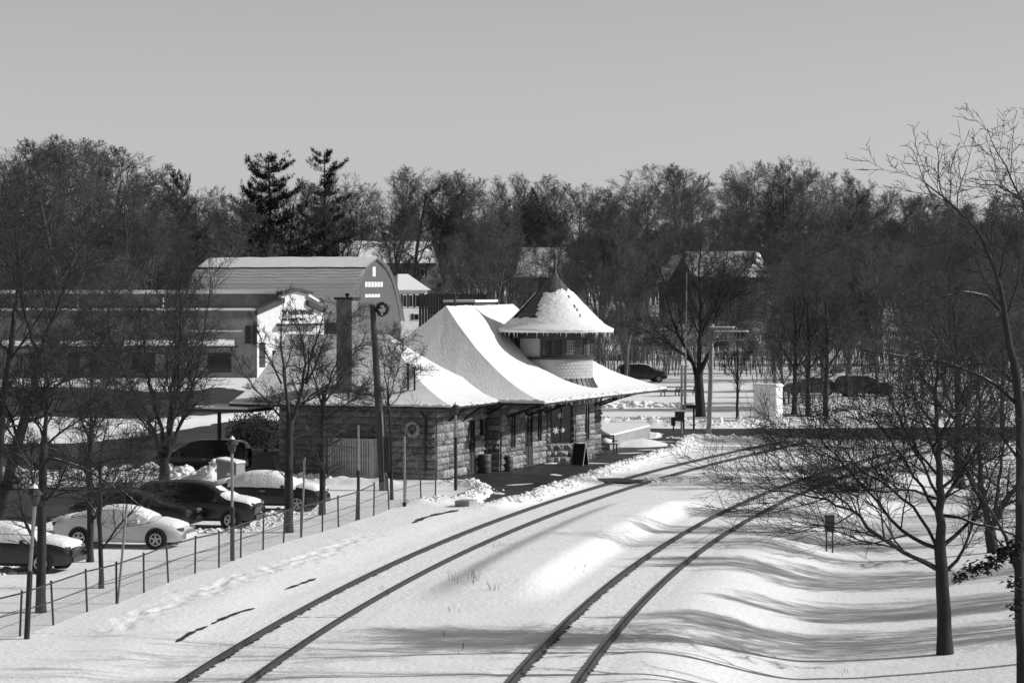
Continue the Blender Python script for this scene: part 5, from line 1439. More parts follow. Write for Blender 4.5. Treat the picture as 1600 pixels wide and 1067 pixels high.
# left hand trees
near_tree('leaning_tree', 'leaning dark tree at the left edge with long snowy limbs', (-14, 850), GT(-14, 850)[1], [
    ([(-14, 852), (2, 800), (20, 716), (33, 672), (44, 635)], .24, .17, 0, 0),
    ([(44, 640), (57, 590), (60, 557)], .16, .12, 1, 3),
    ([(60, 560), (48, 520), (39, 486), (33, 440), (30, 380), (34, 330)], .08, .012, 1, 15),
    ([(60, 560), (72, 530), (82, 500), (95, 478), (110, 440), (120, 400), (122, 360)], .08, .012, 1, 15),
    ([(48, 630), (66, 612), (84, 606), (105, 592), (126, 576), (157, 557), (197, 545), (242, 539)], .08, .012, 1, 15),
    ([(40, 660), (55, 652), (70, 646), (95, 641), (126, 639), (165, 636), (197, 634), (253, 622)], .07, .012, 1, 13),
    ([(38, 668), (20, 655), (5, 668), (-20, 672)], .05, .012, 1, 7),
    ([(36, 690), (10, 640), (-10, 600), (-20, 540)], .07, .012, 1, 11),
    ([(56, 590), (80, 570), (100, 540), (130, 520)], .05, .01, 1, 11)], 21, NP_)
near_tree('upright_tree', 'second dark stem at the left edge in front of the store wall', (-6, 790), GT(-6, 790)[1], [
    ([(-6, 792), (0, 700), (4, 630), (17, 543), (22, 500)], .2, .12, 0, 3),
    ([(22, 505), (24, 470), (22, 420), (14, 360), (10, 300)], .1, .012, 1, 15),
    ([(20, 530), (40, 490), (60, 440), (75, 390)], .06, .012, 1, 13),
    ([(14, 560), (-10, 520), (-20, 470), (-25, 420)], .06, .012, 1, 11)], 22, NP_)
near_tree('fence_tree', 'dark tree close behind the fence, in front of the half hidden car', (64, 957), GT(64, 957)[1], [
    ([(64, 960), (65, 880), (65, 800), (67, 740), (69, 690)], .15, .11, 0, 4),
    ([(68, 700), (70, 660), (73, 620), (70, 560)], .09, .012, 1, 13),
    ([(68, 716), (85, 713), (100, 716), (125, 728), (150, 740), (188, 757), (219, 777), (240, 790)], .045, .008, 1, 11),
    ([(69, 690), (60, 660), (40, 635), (15, 600)], .04, .008, 1, 11),
    ([(67, 735), (40, 730), (15, 712), (-10, 715)], .035, .008, 1, 9),
    ([(68, 700), (95, 670), (130, 650), (165, 640)], .04, .008, 1, 11),
    ([(66, 760), (90, 770), (120, 765), (150, 768), (185, 772)], .035, .007, 1, 10),
    ([(66, 775), (45, 760), (25, 770), (0, 768)], .03, .007, 1, 8)], 23, NP_)
near_tree('car_park_tree', 'dark tree standing in front of the rear wheel of the white car', (140, 878), GT(140, 878)[1], [
    ([(141, 880), (141, 830), (140, 770), (141, 720), (143, 660)], .125, .09, 0, 5),
    ([(142, 690), (120, 640), (95, 590), (80, 540)], .05, .009, 1, 13),
    ([(143, 670), (165, 610), (190, 560), (205, 500)], .05, .009, 1, 13),
    ([(143, 665), (140, 610), (146, 550), (142, 480)], .06, .009, 1, 13),
    ([(141, 740), (170, 720), (210, 700), (245, 695)], .04, .008, 1, 11),
    ([(141, 730), (110, 705), (80, 700), (50, 690)], .04, .008, 1, 11)], 24, NP_)
near_tree('slender_tree', 'thin dark tree trunk in front of the white car door', (157, 919), GT(157, 919)[1], [
    ([(158, 921), (157, 870), (155, 820), (157, 775), (156, 730)], .085, .05, 0, 5),
    ([(157, 760), (180, 730), (205, 705), (225, 670)], .03, .007, 1, 11),
    ([(156, 770), (130, 745), (105, 735), (70, 738)], .03, .007, 1, 10),
    ([(156, 735), (160, 690), (170, 640), (168, 590)], .035, .007, 1, 11)], 25, NP_)
T5P = par(seg=[8, 6, 5, 3, 1], nch=[0, 9, 9, 7], len=[.5, .4, .5, .5], ang=[45, 30, 38, 42], rmin=.008, start=[.2, .25, .12, .1], up=[.03, .09, .08, .05, .03])
near_tree('multi_stem_tree', 'bare tree with many upright stems beside the dark car', (257, 757), GT(257, 757)[1], [
    ([(257, 759), (256, 730), (257, 715)], .27, .22, 0, 0),
    ([(254, 722), (246, 680), (232, 640), (212, 600), (196, 560), (186, 520)], .12, .015, 1, 15),
    ([(256, 720), (255, 680), (244, 640), (232, 590), (222, 530), (215, 470)], .12, .015, 1, 15),
    ([(258, 720), (262, 680), (270, 640), (275, 585), (281, 540), (284, 486), (286, 440)], .13, .015, 1, 17),
    ([(260, 718), (270, 670), (280, 626), (288, 570), (295, 500), (296, 440), (300, 415)], .12, .015, 1, 17),
    ([(261, 716), (278, 670), (292, 620), (304, 570), (312, 500), (318, 440)], .11, .015, 1, 15),
    ([(258, 715), (262, 640), (264, 570), (262, 500), (258, 440)], .1, .015, 1, 15),
    ([(268, 690), (290, 650), (310, 630), (321, 615)], .06, .012, 1, 7),
    ([(250, 700), (225, 660), (200, 640), (165, 600)], .07, .012, 1, 11)], 26, T5P)
STP = par(seg=[8, 6, 5, 3, 1], nch=[0, 9, 9, 7], len=[.5, .4, .5, .52], ang=[45, 40, 42, 45], rmin=.006, start=[.2, .18, .12, .1], fall=[.45, .75, .4, .3])
near_tree('station_tree', 'bushy bare tree in front of the station gable and chimney', (451, 832), GT(451, 832)[1], [
    ([(451, 835), (451, 780), (450, 730), (452, 690), (454, 655)], .18, .14, 0, 3),
    ([(453, 662), (447, 622), (437, 575), (430, 537), (428, 500), (432, 462)], .08, .01, 1, 12),
    ([(455, 658), (470, 627), (477, 590), (479, 552), (470, 511), (464, 475)], .09, .01, 1, 12),
    ([(478, 600), (500, 564), (511, 525), (515, 490)], .05, .009, 1, 10),
    ([(455, 650), (480, 625), (510, 600), (545, 575), (560, 560)], .05, .009, 1, 10),
    ([(452, 665), (430, 640), (405, 610), (385, 580), (372, 550)], .05, .009, 1, 10),
    ([(452, 690), (480, 670), (510, 672), (545, 678)], .04, .009, 1, 8),
    ([(452, 690), (425, 670), (400, 665), (370, 680)], .04, .009, 1, 8),
    ([(477, 595), (490, 540), (505, 500), (508, 470)], .05, .009, 1, 8),
    ([(440, 600), (420, 560), (405, 530), (395, 495)], .04, .009, 1, 8),
    ([(470, 630), (500, 610), (535, 618), (560, 640)], .04, .009, 1, 8)], 27, STP)
near_tree('station_tree', 'dark tree left of the slatted enclosure by the station wall', (503, 804), GT(503, 804)[1], [
    ([(503, 806), (504, 740), (504, 690), (504, 640), (507, 610)], .14, .09, 0, 4),
    ([(505, 640), (495, 600), (480, 560), (470, 530)], .05, .009, 1, 13),
    ([(506, 625), (520, 580), (535, 540), (540, 500)], .05, .009, 1, 13),
    ([(504, 660), (530, 640), (555, 620), (580, 610)], .04, .009, 1, 13),
    ([(504, 655), (475, 640), (450, 625), (425, 628)], .04, .009, 1, 11)], 28, NP_)
near_tree('slender_tree', 'young tree just right of the leaning utility pole', (612, 781), GT(612, 781)[1], [
    ([(612, 783), (612, 740), (611, 690), (608, 640), (606, 610)], .085, .045, 0, 3),
    ([(607, 620), (600, 590), (601, 560), (608, 530)], .03, .006, 1, 10),
    ([(608, 620), (620, 590), (625, 560), (630, 535)], .03, .006, 1, 10),
    ([(609, 635), (628, 615), (640, 590), (650, 570)], .025, .006, 1, 9),
    ([(608, 640), (590, 622), (575, 612), (560, 615)], .025, .006, 1, 9)], 29, NP_)

# trees out of view on the right: their shadows lie across the tracks
for i, (x, y, h, v) in enumerate([(25, 77, 12, 0), (31, 85, 14, 1), (27, 93, 13, 3), (26, 105, 13, 1), (33, 113, 14, 5), (30, 127, 13, 0), (44, 118, 15, 1), (36, 140, 15, 3)]):
    far_tree(x, y, h, SHAPES[v] + ' bare tree on the bank right of the tracks, ' + ['beside the spreading tree', 'farther along the ditch', 'well back from the ditch', 'close to the ditch'][(x > 30) * 2 + (y > 90) if x > 25 else 3], 'bare trees along the right hand bank', v)
# ------------------------------------------------------------------ cars
PROFS = {
 # x, z_low, z_belt, z_top, w_low, w_belt, w_top   (front at +x)
 'coupe': [(-2.32, .42, .72, .80, .62, .70, .55), (-2.24, .26, .84, .98, .78, .82, .66), (-1.9, .22, .88, 1.02, .84, .87, .70), (-1.45, .22, .90, 1.12, .86, .89, .66), (-.95, .2, .91, 1.27, .87, .90, .60),
           (-.45, .2, .90, 1.36, .87, .90, .58), (0, .2, .88, 1.37, .87, .90, .58), (.45, .2, .86, 1.29, .87, .90, .60), (.9, .2, .84, 1.10, .87, .90, .66), (1.2, .2, .80, .95, .87, .89, .74), (1.7, .22, .72, .86, .85, .87, .74), (2.1, .24, .62, .73, .78, .80, .66), (2.32, .34, .5, .56, .6, .64, .5)],
 'sedan': [(-2.3, .42, .75, .86, .64, .72, .58), (-2.22, .27, .86, 1.02, .80, .84, .68), (-1.75, .24, .92, 1.08, .85, .88, .72), (-1.3, .22, .94, 1.24, .87, .90, .64), (-.8, .22, .94, 1.42, .88, .91, .60), (-.2, .22, .93, 1.46, .88, .91, .60),
           (.35, .22, .92, 1.40, .88, .91, .61), (.85, .22, .90, 1.18, .88, .91, .67), (1.2, .22, .88, 1.02, .88, .90, .76), (1.7, .24, .82, .95, .86, .88, .76), (2.1, .26, .74, .85, .80, .83, .70), (2.3, .34, .58, .66, .64, .68, .55)],
 'suv': [(-2.25, .45, .95, 1.25, .74, .80, .66), (-2.15, .3, 1.0, 1.56, .84, .88, .66), (-1.6, .28, 1.02, 1.66, .88, .91, .66), (-.8, .28, 1.02, 1.69, .89, .92, .66), (0, .28, 1.0, 1.68, .89, .92, .66), (.5, .28, .99, 1.58, .89, .92, .66),
         (.95, .28, .98, 1.28, .89, .92, .70), (1.25, .28, .97, 1.10, .89, .91, .78), (1.75, .3, .92, 1.04, .87, .89, .78), (2.1, .32, .84, .95, .82, .85, .74), (2.25, .4, .68, .78, .7, .74, .62)],
}
def car(kind, x, y, rot, paint, label, cabin, snow=(), win=True, wheels=True, group='cars parked in rows', fine=True, spokes=5, frost=False):
    root = empty('parked_car', (x, y, gzs(x, y) + .0), rot, label, 'car', group)
    st = np.array(PROFS[kind]); n = 46
    xs_ = np.linspace(st[0, 0], st[-1, 0], n)
    cols = [np.interp(xs_, st[:, 0], st[:, j]) for j in range(1, 7)]
    for c in cols:
        for _ in range(2): c[1:-1] = c[1:-1] * .5 + (c[:-2] + c[2:]) * .25
    zl, zb, zt, wl, wb, wt = cols
    def ringp(i):
        return [(wl[i] * .9, zl[i]), (wl[i], zl[i] + .1), (wb[i] * .995, zl[i] * .55 + zb[i] * .45), (wb[i], zb[i] - .06), (wb[i] * .965, zb[i]), (wt[i] + (wb[i] - wt[i]) * .12, zt[i] - .07 if zt[i] - zb[i] > .15 else zb[i] * .4 + zt[i] * .6), (wt[i] * .92, zt[i] - .01), (wt[i] * .5, zt[i] + .02), (0, zt[i] + .03)]
    RG = [ringp(i) for i in range(n)]; K = 17
    def pt(i, j):
        if j <= 8: w_, z = RG[i][j]; return (xs_[i], -w_, z)
        w_, z = RG[i][16 - j]; return (xs_[i], w_, z)
    V = [pt(i, j) for i in range(n) for j in range(K)]
    F_ = []
    for i in range(n - 1):
        for j in range(K - 1):
            F_.append((i * K + j, (i + 1) * K + j, (i + 1) * K + j + 1, i * K + j + 1))
    mb = MB(); mb.add(V, F_ + [tuple(range(K))[::-1], tuple((n - 1) * K + j for j in range(K))])
    body = mb.build('body', paint, root, True)
    def cell(xa, xb, ja, jb, off, name, m, parent=root, jit=0.0, seed=1):
        ii = [i for i in range(n) if xa <= xs_[i] <= xb]; rng = np.random.default_rng(seed)
        if len(ii) < 2: return None
        vs = []; fs = []; W_ = jb - ja + 1
        for a, i in enumerate(ii):
            for j in range(ja, jb + 1):
                p = Vector(pt(i, j)); q = Vector(pt(i, min(j + 1, 16))) - Vector(pt(i, max(j - 1, 0))); t = Vector(pt(min(i + 1, n - 1), j)) - Vector(pt(max(i - 1, 0), j))
                nn = t.cross(q)
                nn = nn.normalized() if nn.length > 1e-6 else Vector((0, 0, 1))
                if nn.dot(Vector((0, p.y, p.z - .7))) < 0: nn = -nn
                edge = a in (0, len(ii) - 1) or j in (ja, jb)
                o = off if not jit else (.004 if edge else off * (1 + jit * (float(vnoise(a * .7 + seed, j * .9, seed)) - .5)))
                vs.append(p + nn * o)
        for a in range(len(ii) - 1):
            for j in range(W_ - 1): fs.append((a * W_ + j, (a + 1) * W_ + j, (a + 1) * W_ + j + 1, a * W_ + j + 1))
        mb = MB(); mb.add(vs, fs); return mb.build(name, m, parent, True)
    x0, x1, xw, xr = cabin                                   # side glass from x0 to x1, windscreen to xw, rear glass from xr
    gm = GLASS if not frost else CARWH
    if win:
        xm = (x0 + x1) / 2 - .1
        for ja, jb in ((4, 5), (11, 12)):
            for a, b in ((x0, xm - .05), (xm + .05, x1)): cell(a, b, ja, jb, .006, 'side_window', gm)
        cell(x1 + .02, xw, 6, 10, .006, 'windscreen', gm); cell(xr, x0 - .05, 6, 10, .006, 'rear_window', gm)
        for ja, jb in ((1, 4), (12, 15)):
            dd = cell(xm - .02, x1 + .25, ja, jb, .008, 'door', paint)
            if dd and fine:
                sg = -1 if ja == 1 else 1
                h = MB(); h.box((xm + .2, sg * (.93), .80), (.2, .03, .035)); h.build('handle', ALLOY if paint is CARDK else CARWH, dd)
    for sgn in (-1, 1):
        m_ = MB(); m_.box((x1 + .05, sgn * .98, zb[n // 2] + .06), (.12, .2, .13), 0, .8); m_.build('mirror', paint, root)
        for wx_ in (1.38, -1.33):
            if not wheels: continue
            a = MB(); a.lathe([(.385, .0), (.385, .03), (.0, .03)] if sgn > 0 else [(.385, .0), (.385, -.03), (.0, -.03)], (wx_, sgn * .885, .34), 22, axis='y'); a.build('wheel_arch', BLACKP, root)
            t = MB(); s = sgn
            t.lathe([(.19, .03 * s), (.30, .045 * s), (.325, .02 * s), (.325, -.1 * s), (.19, -.1 * s)], (wx_, sgn * .905, .325), 22, axis='y'); wo_ = t.build('wheel', RUBBER, root, True)
            r = MB(); yy = sgn * .945
            r.lathe([(.215, .0), (.215, .012 * s), (.175, .012 * s), (.175, .0)], (wx_, yy, .325), 22, axis='y')
            for k in range(spokes):
                an = k * 2 * math.pi / spokes + .3
                r.box((wx_, yy, .325), (.001, .001, .001))
                c0, s0 = math.cos(an), math.sin(an)
                vs = []
                for rr, ww in ((.03, .038), (.19, .026)):
                    for e in (-1, 1):
                        for dy in (0, .014 * s): vs.append((wx_ + rr * c0 - e * ww * s0, yy + dy, .325 + rr * s0 + e * ww * c0))
                r.add(vs, [(0, 2, 3, 1), (4, 5, 7, 6), (0, 1, 5, 4), (2, 6, 7, 3), (1, 3, 7, 5), (0, 4, 6, 2)])
            r.lathe([(0, .02 * s), (.05, .016 * s), (.05, 0)], (wx_, yy, .325), 10, axis='y')
            r.build('rim', ALLOY, wo_)
        if fine:
            h = MB(); h.box((xs_[-1] - .17, sgn * .56, zb[-4] + .02), (.2, .24, .1), sgn * -.45, .9); h.build('headlight', HEADLAMP, root)
            h = MB(); h.box((xs_[0] + .06, sgn * .62, zb[2] - .05), (.1, .24, .12), sgn * .3); h.build('tail_light', PLASTIC, root)
    if fine:
        b = MB(); b.box((xs_[-1] - .03, 0, .42), (.12, 1.25, .16), 0, .95); b.build('bumper', paint, root)
    for k, (xa, xb, ja, jb, th) in enumerate(snow):
        cell(xa, xb, ja, jb, th * .65, 'snow_cover', LUMPSNOW, root, .4, 3 + k)
    return root
def at(px, py): x, y, z = GT(px, py); return x, y
FA = -HEAD * .55                                             # cars stand nose to the fence
cx, cy = at(190, 857); car('coupe', cx, cy + .9, FA, CARWH, 'white snow dusted coupe parked side on behind the fence', (-.95, .7, 1.15, -1.5), [(-1.7, 1.15, 5, 11, .05), (1.15, 2.15, 5, 11, .07), (-2.2, -1.6, 5, 11, .06)], frost=True)
cx, cy = at(6, 896); car('sedan', cx + .0, cy + .9, FA, CARDK, 'dark car cut by the left edge, roof and bonnet deep in snow', (-1.0, .75, 1.2, -1.5), [(-1.5, 1.3, 4, 12, .09), (1.1, 2.22, 5, 11, .14), (-2.25, -1.4, 5, 11, .14)], win=True)
cx, cy = at(208, 832); car('sedan', cx, cy + .9, FA, CARDK, 'clean black car standing just behind the white coupe', (-1.0, .75, 1.2, -1.5), [])
cx, cy = at(310, 826); car('suv', cx, cy + .9, FA, CARDK, 'black car with snow melting on its bonnet and windscreen', (-1.6, .75, 1.25, -2.0), [(.9, 2.2, 5, 11, .08), (.62, 1.0, 7, 9, .05)])
cx, cy = at(418, 799); car('sedan', cx, cy + .9, FA, CARDK, 'black car under a thick snow cap near the station tree', (-1.0, .75, 1.2, -1.5), [(-1.55, 1.35, 4, 12, .13), (1.2, 2.25, 5, 11, .15), (-2.28, -1.4, 5, 11, .15)])
cx, cy = at(312, 744); car('suv', cx, cy + 1.0, math.radians(172), CARDK, 'dark parked car beyond the lumpy snow ridge, half behind a grey bin', (-1.6, .75, 1.25, -2.0), [])
for px, py, rot, lab, kd in [(1268, 617, 3.05, 'pale roofed parked car behind the relay cabinet', 'sedan'), (1350, 619, .1, 'dark parked car seen through branches right of the cabinet', 'suv'), (1003, 597, .2, 'dark parked car beyond the canopy end, left of the mast', 'suv'),]:
    x, y = at(px, py); car(kd, x, y, rot, CARDK, lab, (-1.0, .75, 1.2, -1.5), [(-1.4, 1.0, 6, 10, .06)], fine=False, group='cars parked across the road')
for px, py, rot, lab in [(60, 590, .05, 'parked car in front of the store wall at far left'), (150, 590, .05, 'parked car in front of the store wall, next to the far left one')]:
    x, y = at(px, py); car('sedan', x, y, rot, CARDK, lab, (-1.0, .75, 1.2, -1.5), [(-1.4, 2.0, 6, 10, .1)], fine=False, group='cars parked by the store')
# grey bin with a snowy lid
x, y = at(354, 752); bn = empty('grit_bin', (x, y, .0), -HEAD, 'square grey grit bin with a snowy sloping lid beside the dark car', 'bin')
mb = MB(); mb.box((0, .45, .52), (.95, .9, 1.04)); mb.build('body', GREYP, bn)
mb = MB(); mb.extr([(-.5, 1.05), (.5, 1.05), (.5, 1.10), (-.5, 1.24)], (0, .95, 0), (1, 0, 0), (0, 0, 1), (0, -1, 0), 1.0); mb.build('lid', GREYP, bn)
mb = MB(); mb.extr([(-.5, 1.245), (.49, 1.105), (.46, 1.17), (-.46, 1.33)], (0, .93, 0), (1, 0, 0), (0, 0, 1), (0, -1, 0), .96); mb.build('snow_top', LUMPSNOW, bn)
mb = MB(); mb.box((.1, -.012, .62), (.16, .02, .12)); mb.build('label_plate', WHITEP, bn)

# ------------------------------------------------------------------ chain link fence
fence = empty('chain_link_fence', (*G(225, 926), 0), 0, 'sagging chain link fence between the car park and the tracks', 'fence')
FO = np.array(fence.location)
FP = [(-45, 1016), (-8, 1006), (30.6, 994), (84, 976.5), (136.5, 956), (182, 943), (225, 926), (263.5, 910), (304.6, 896), (342, 887), (376, 871), (411, 859), (442.6, 848), (470, 840), (503.5, 831), (529, 823.5), (556, 814), (584, 806), (608, 796), (633, 789), (658, 783), (680, 779)]
posts = []
rng = random.Random(6)
for i, (px, py) in enumerate(FP):
    x, y, z = GT(px, py); h = 1.12 if i < 17 else 1.25
    lean = Vector((rng.gauss(0, .04), rng.gauss(0, .03), 0))
    b = Vector((x, y, z)) ; t = b + lean + Vector((0, 0, h))
    posts.append((b, t))
    mb = MB(); mb.tube([b - Vector(FO) - Vector((0, 0, .2)), t - Vector(FO)], .03, 7); mb.lathe([(.036, 0), (.036, .03), (0, .06)], t - Vector(FO), 7); mb.build('post', RUST, fence)
mb = MB()
rail_pts = [t - Vector(FO) - Vector((0, 0, .03)) for b, t in posts[:18]]
mb.tube(rail_pts, .024, 6); mb.build('top_rail', RUST, fence)
mb = MB()
for b0, t0, in posts[:0]: pass
for (b0, t0), (b1, t1) in zip(posts[:-1], posts[1:]):
    n = 40; Ls = (b1 - b0).length
    q0 = (b0 - Vector(FO)); q1 = (b1 - Vector(FO)); e0, e1 = t0 - b0, t1 - b1
    def FPt(u, v): return q0.lerp(q1, u) + (e0.lerp(e1, u)) * v + Vector((0, 0, -.02))
    m = int(Ls / .09); dv = .95 / .09
    for k in range(-int(dv), m):
        for sg in (0, 1):
            # wire running diagonally
            pts = []
            ua, ub = k / m, (k + dv) / m
            va, vb = (.02, .96) if sg == 0 else (.96, .02)
            if ua < 0: va = va + (vb - va) * (0 - ua) / (ub - ua); ua_ = 0
            else: ua_ = ua
            if ub > 1: vb_ = va + (vb - va) * (1 - ua_) / (ub - ua_); ub_ = 1
            else: vb_, ub_ = vb, ub
            p, q = FPt(ua_, va), FPt(ub_, vb_)
            w_ = Vector((0, 0, .002)); s_ = Vector((.002, .002, 0))
            mb.add([p - w_, p + w_, p + s_, q - w_, q + w_, q + s_], [(0, 1, 4, 3), (1, 2, 5, 4), (2, 0, 3, 5)])
mb.build('wire_netting', PLASTIC, fence)['kind'] = 'stuff'
mb = MB(); mb.tube([b - Vector(FO) + (t - b) * .55 for b, t in posts], .012, 5); mb.build('middle_wire', RUST, fence)

# ------------------------------------------------------------------ lamp posts, poles, signs on the left
def lamp_post(px, base, top, label, seed=0, lean=0.0, head=True, two=.5, r=.055):
    x, y, z = GT(px, base); h = (base - top) / FPX * y
    o = empty('lamp_post', (x, y, z), 0, label, 'lamp post', 'lamp posts along the fence and platform')
    mb = MB(); mb.tube([(0, 0, -.2), (lean * two, 0, h * two)], r * 1.35, 9); mb.tube([(lean * two, 0, h * two), (lean * two, 0, h * two + .08)], r * 1.6, 9); mb.build('lower_pole', BLACKP, o)
    mb = MB(); mb.tube([(lean * two, 0, h * two), (lean, 0, h - .42 if head else h)], r * .85, 8); mb.build('upper_pole', GALV, o)
    if head:
        zt = h - .45
        mb = MB(); mb.lathe([(.05, zt - .0), (.07, zt + .04), (.11, zt + .08), (.15, zt + .30)], (lean, 0, 0), 8); mb.build('lantern', RUST, o)
        mb = MB(); mb.lathe([(.21, zt + .29), (.20, zt + .33), (.09, zt + .44), (.04, zt + .50), (.0, zt + .56)], (lean, 0, 0), 8); mb.build('hood', RUST, o)
        mb = MB(); mb.lathe([(.10, zt + .455), (.07, zt + .50), (0, zt + .58)], (lean, 0, 0), 8); mb.build('snow_cap', LUMPSNOW, o)
    return o
lamp_post(41, 998, 762, 'lamp post with snowy lantern at the near end of the fence', lean=.22, two=.43)
lamp_post(363, 876, 686, 'lamp post standing in front of the snow melted black car', two=.42)
lamp_post(560, 812, 664, 'thin lamp post in front of the slatted enclosure', head=False, two=.5, r=.045)
lamp_post(632, 791, 681, 'bare thin post in front of the pale wall wreath', head=False, two=.03, r=.055)
lamp_post(712, 766, 632, 'lamp post with pointed hood at the station corner', two=.6)
def leaning_post(px, base, tx, top, label, board):
    x, y, z = GT(px, base); X2, _, Z2 = P(tx, top, y)
    o = empty('sign_post', (x, y, z), 0, label, 'sign post', None)
    mb = MB(); mb.tube([(0, 0, -.2), (X2 - x, .05, Z2 - z)], .035, 7); mb.build('post', GALV, o)
    mb = MB(); k = Vector((X2 - x, .05, Z2 - z)); mb.box(k * .88 + Vector((0, -.05, 0)), (board, .5, .46), .12); mb.build('sign_plate', GALV, o)
leaning_post(183, 943, 198, 787, 'leaning grey sign post rising from the fence, seen edge on', .03)
leaning_post(471, 838, 476, 715, 'grey sign post edge on, near the station tree', .07)
# small stub sign beyond
x, y, z = GT(358, 748)
# utility pole with wreath
x, y, z = GT(600, 766); tx, _, tz = P(582, 476, y)
up_ = empty('utility_pole', (x, y, z), 0, 'thick leaning wooden utility pole in front of the station gable', 'utility pole')
mb = MB(); n = 12
mb.tube([(0 + (tx - x) * k / n, 0, -.2 + (tz - z + .2) * k / n) for k in range(n + 1)], [.20 - .08 * k / n for k in range(n + 1)], 12); mb.build('pole', POLEWOOD, up_, True)
mb = MB(); mb.box((.12, -.22, 1.6), (.2, .14, 1.6)); mb.build('meter_box', BLACKP, up_)
mb = MB(); mb.tube([(.05, -.2, 0), (-.08, -.17, 3.5)], .035, 6); mb.build('conduit', GALV, up_)
mb = MB(); mb.tube([(tx - x, 0, tz - z - .25), (tx - x + .42, -.05, tz - z - .12)], .03, 6); mb.build('bracket', BLACKP, up_)
w2 = empty('wreath', (tx + .42, y - .08, tz - .20), 0, 'dark evergreen wreath hung at the top of the leaning pole', 'wreath')
ring(.24, .075, 2, NEEDLE, w2, 'garland', Vector((1, 0, 0)), Vector((0, 0, 1)), Vector((0, -1, 0)))
mb = MB(); mb.lathe([(.0, 0), (.05, .04), (0, .1)], (.0, -.08, -.26), 8); mb.build('bow', WHITEP, w2)

# ------------------------------------------------------------------ signal post in the ditch
x, y, z = GT(1296, 862)
sp = empty('track_sign', (x, y, z), 0, 'small grey box sign on twin posts in the ditch', 'sign')
h = 62 / FPX * y
for dx in (-.11, .11):
    mb = MB(); mb.box((dx, 0, h * .4), (.05, .06, h)); mb.build('post', PLASTIC, sp)
mb = MB(); mb.box((0, -.06, h * .73), (.34, .1, .62)); mb.build('box', PLASTIC, sp)
mb = MB(); mb.box((0, -.06, h * .73 + .34), (.34, .14, .07)); mb.build('snow_top', LUMPSNOW, sp)

# ------------------------------------------------------------------ level crossing: cantilever mast, gate, relay cabinet
x, y = G(1107, 681); s = FPX / y
mast = empty('crossing_mast', (x, y, 0), 0, 'grey crossing mast with a short lattice arm over the road', 'signal mast')
H = (681 - 506) / s
mb = MB(); mb.tube([(0, 0, -.1), (.12, 0, H * .5), (.2, 0, H)], .14, 12); mb.build('mast', GALV, mast, True)
mb = MB(); mb.lathe([(.30, 0), (.30, .06), (.17, .14), (.15, .5)], (0, 0, 0), 12); mb.build('base', GALV, mast)
AD = Vector((.93, -.30, 0)); zt, zb_ = H - .28, H - 1.02
def arm(a, z): return Vector((.2, 0, z)) + AD * a + Vector((0, 0, .05 * a))
for z_ in (zt, zb_):
    for o in (-.16, .16):
        mb = MB(); mb.tube([arm(0, z_) + Vector((0, o, 0)), arm(1.95 if z_ == zb_ else 1.35, z_) + Vector((0, o, 0))], .04, 6); mb.build('chord', GALV, mast)
for k in range(6):
    for o in (-.16, .16):
        mb = MB(); mb.tube([arm(k * .25, zt) + Vector((0, o, 0)), arm(k * .25 + .25, zb_) + Vector((0, o, 0))], .02, 4)
        mb.tube([arm(k * .25 + .25, zb_) + Vector((0, o, 0)), arm(k * .25 + .28, zt) + Vector((0, o, 0))], .02, 4); mb.build('lattice', GALV, mast)
mb = MB(); mb.tube([arm(1.0, zt - .28), arm(2.15, zt - .2)], .05, 6); mb.build('walkway', GALV, mast)
mb = MB(); mb.box(tuple(arm(1.2, zt - .2)), (2.0, .3, .06), -.31); mb.build('arm_snow', LUMPSNOW, mast)
mb = MB(); mb.box(tuple(arm(.65, zt + .07)), (1.4, .42, .05), -.31); mb.build('arm_snow', LUMPSNOW, mast)
for a in (1.5, 1.75, 2.0):
    mb = MB(); mb.tube([arm(a, zb_), arm(a, zt - .25)], .02, 5); mb.build('hanger', GALV, mast)
for a in (1.55, 1.95):
    mb = MB(); p = arm(a, zb_ + .3); mb.lathe([(0, .02), (.15, .02), (.15, -.02), (.1, -.05), (0, -.05)], tuple(p), 12, axis='y'); mb.build('warning_light', BLACKP, mast)
mb = MB(); mb.tube([(.1, -.18, .1), (.22, -.18, H * .8)], .03, 5); mb.build('conduit', GALV, mast)

x, y = G(1065, 678); s = FPX / y
gate = empty('crossing_gate', (x, y, 0), 0, 'raised crossing gate with pale arm upright above its black box', 'crossing gate')
mb = MB(); mb.tube([(0, 0, 0), (0, 0, (678 - 570) / s)], .07, 8); mb.tube([(.17, 0, 1.3), (.17, 0, (678 - 572) / s)], .05, 6); mb.build('mast', GALV, gate)
mb = MB(); mb.box((-.12, -.05, (678 - 650) / s), (.56, .5, .58)); mb.build('mechanism', BLACKP, gate)
mb = MB(); mb.box((-.12, -.05, (678 - 650) / s + .31), (.54, .5, .07)); mb.build('snow_top', LUMPSNOW, gate)
z0, z1 = (678 - 640) / s, (678 - 425) / s
segs = 14
for k in range(segs):
    mb = MB(); a, b = z0 + (z1 - z0) * k / segs, z0 + (z1 - z0) * (k + 1) / segs - .01
    w_ = .11 - .06 * k / segs
    mb.box((.22 + .08 * k / segs, -.1, (a + b) / 2), (w_, .04, b - a)); mb.build('arm_section', LIGHTWOOD if k % 2 else GALV, gate)
mb = MB(); mb.box((.2, 0, (678 - 572) / s), (.42, .06, .06)); mb.build('cross_bar', GALV, gate)
mb = MB(); mb.box((-.50, .1, .75), (.26, .3, .5)); mb.build('counterweight', BLACKP, gate)
mb = MB(); mb.tube([(-.3, 0, 1.1), (-.46, .05, .7), (-.5, .1, .2)], .05, 6); mb.build('counterweight_arm', BLACKP, gate)
x, y = G(1076, 671)
sg_ = empty('notice_board', (x, y, 0), 0, 'dark notice board on two legs behind the gate box', 'notice board')
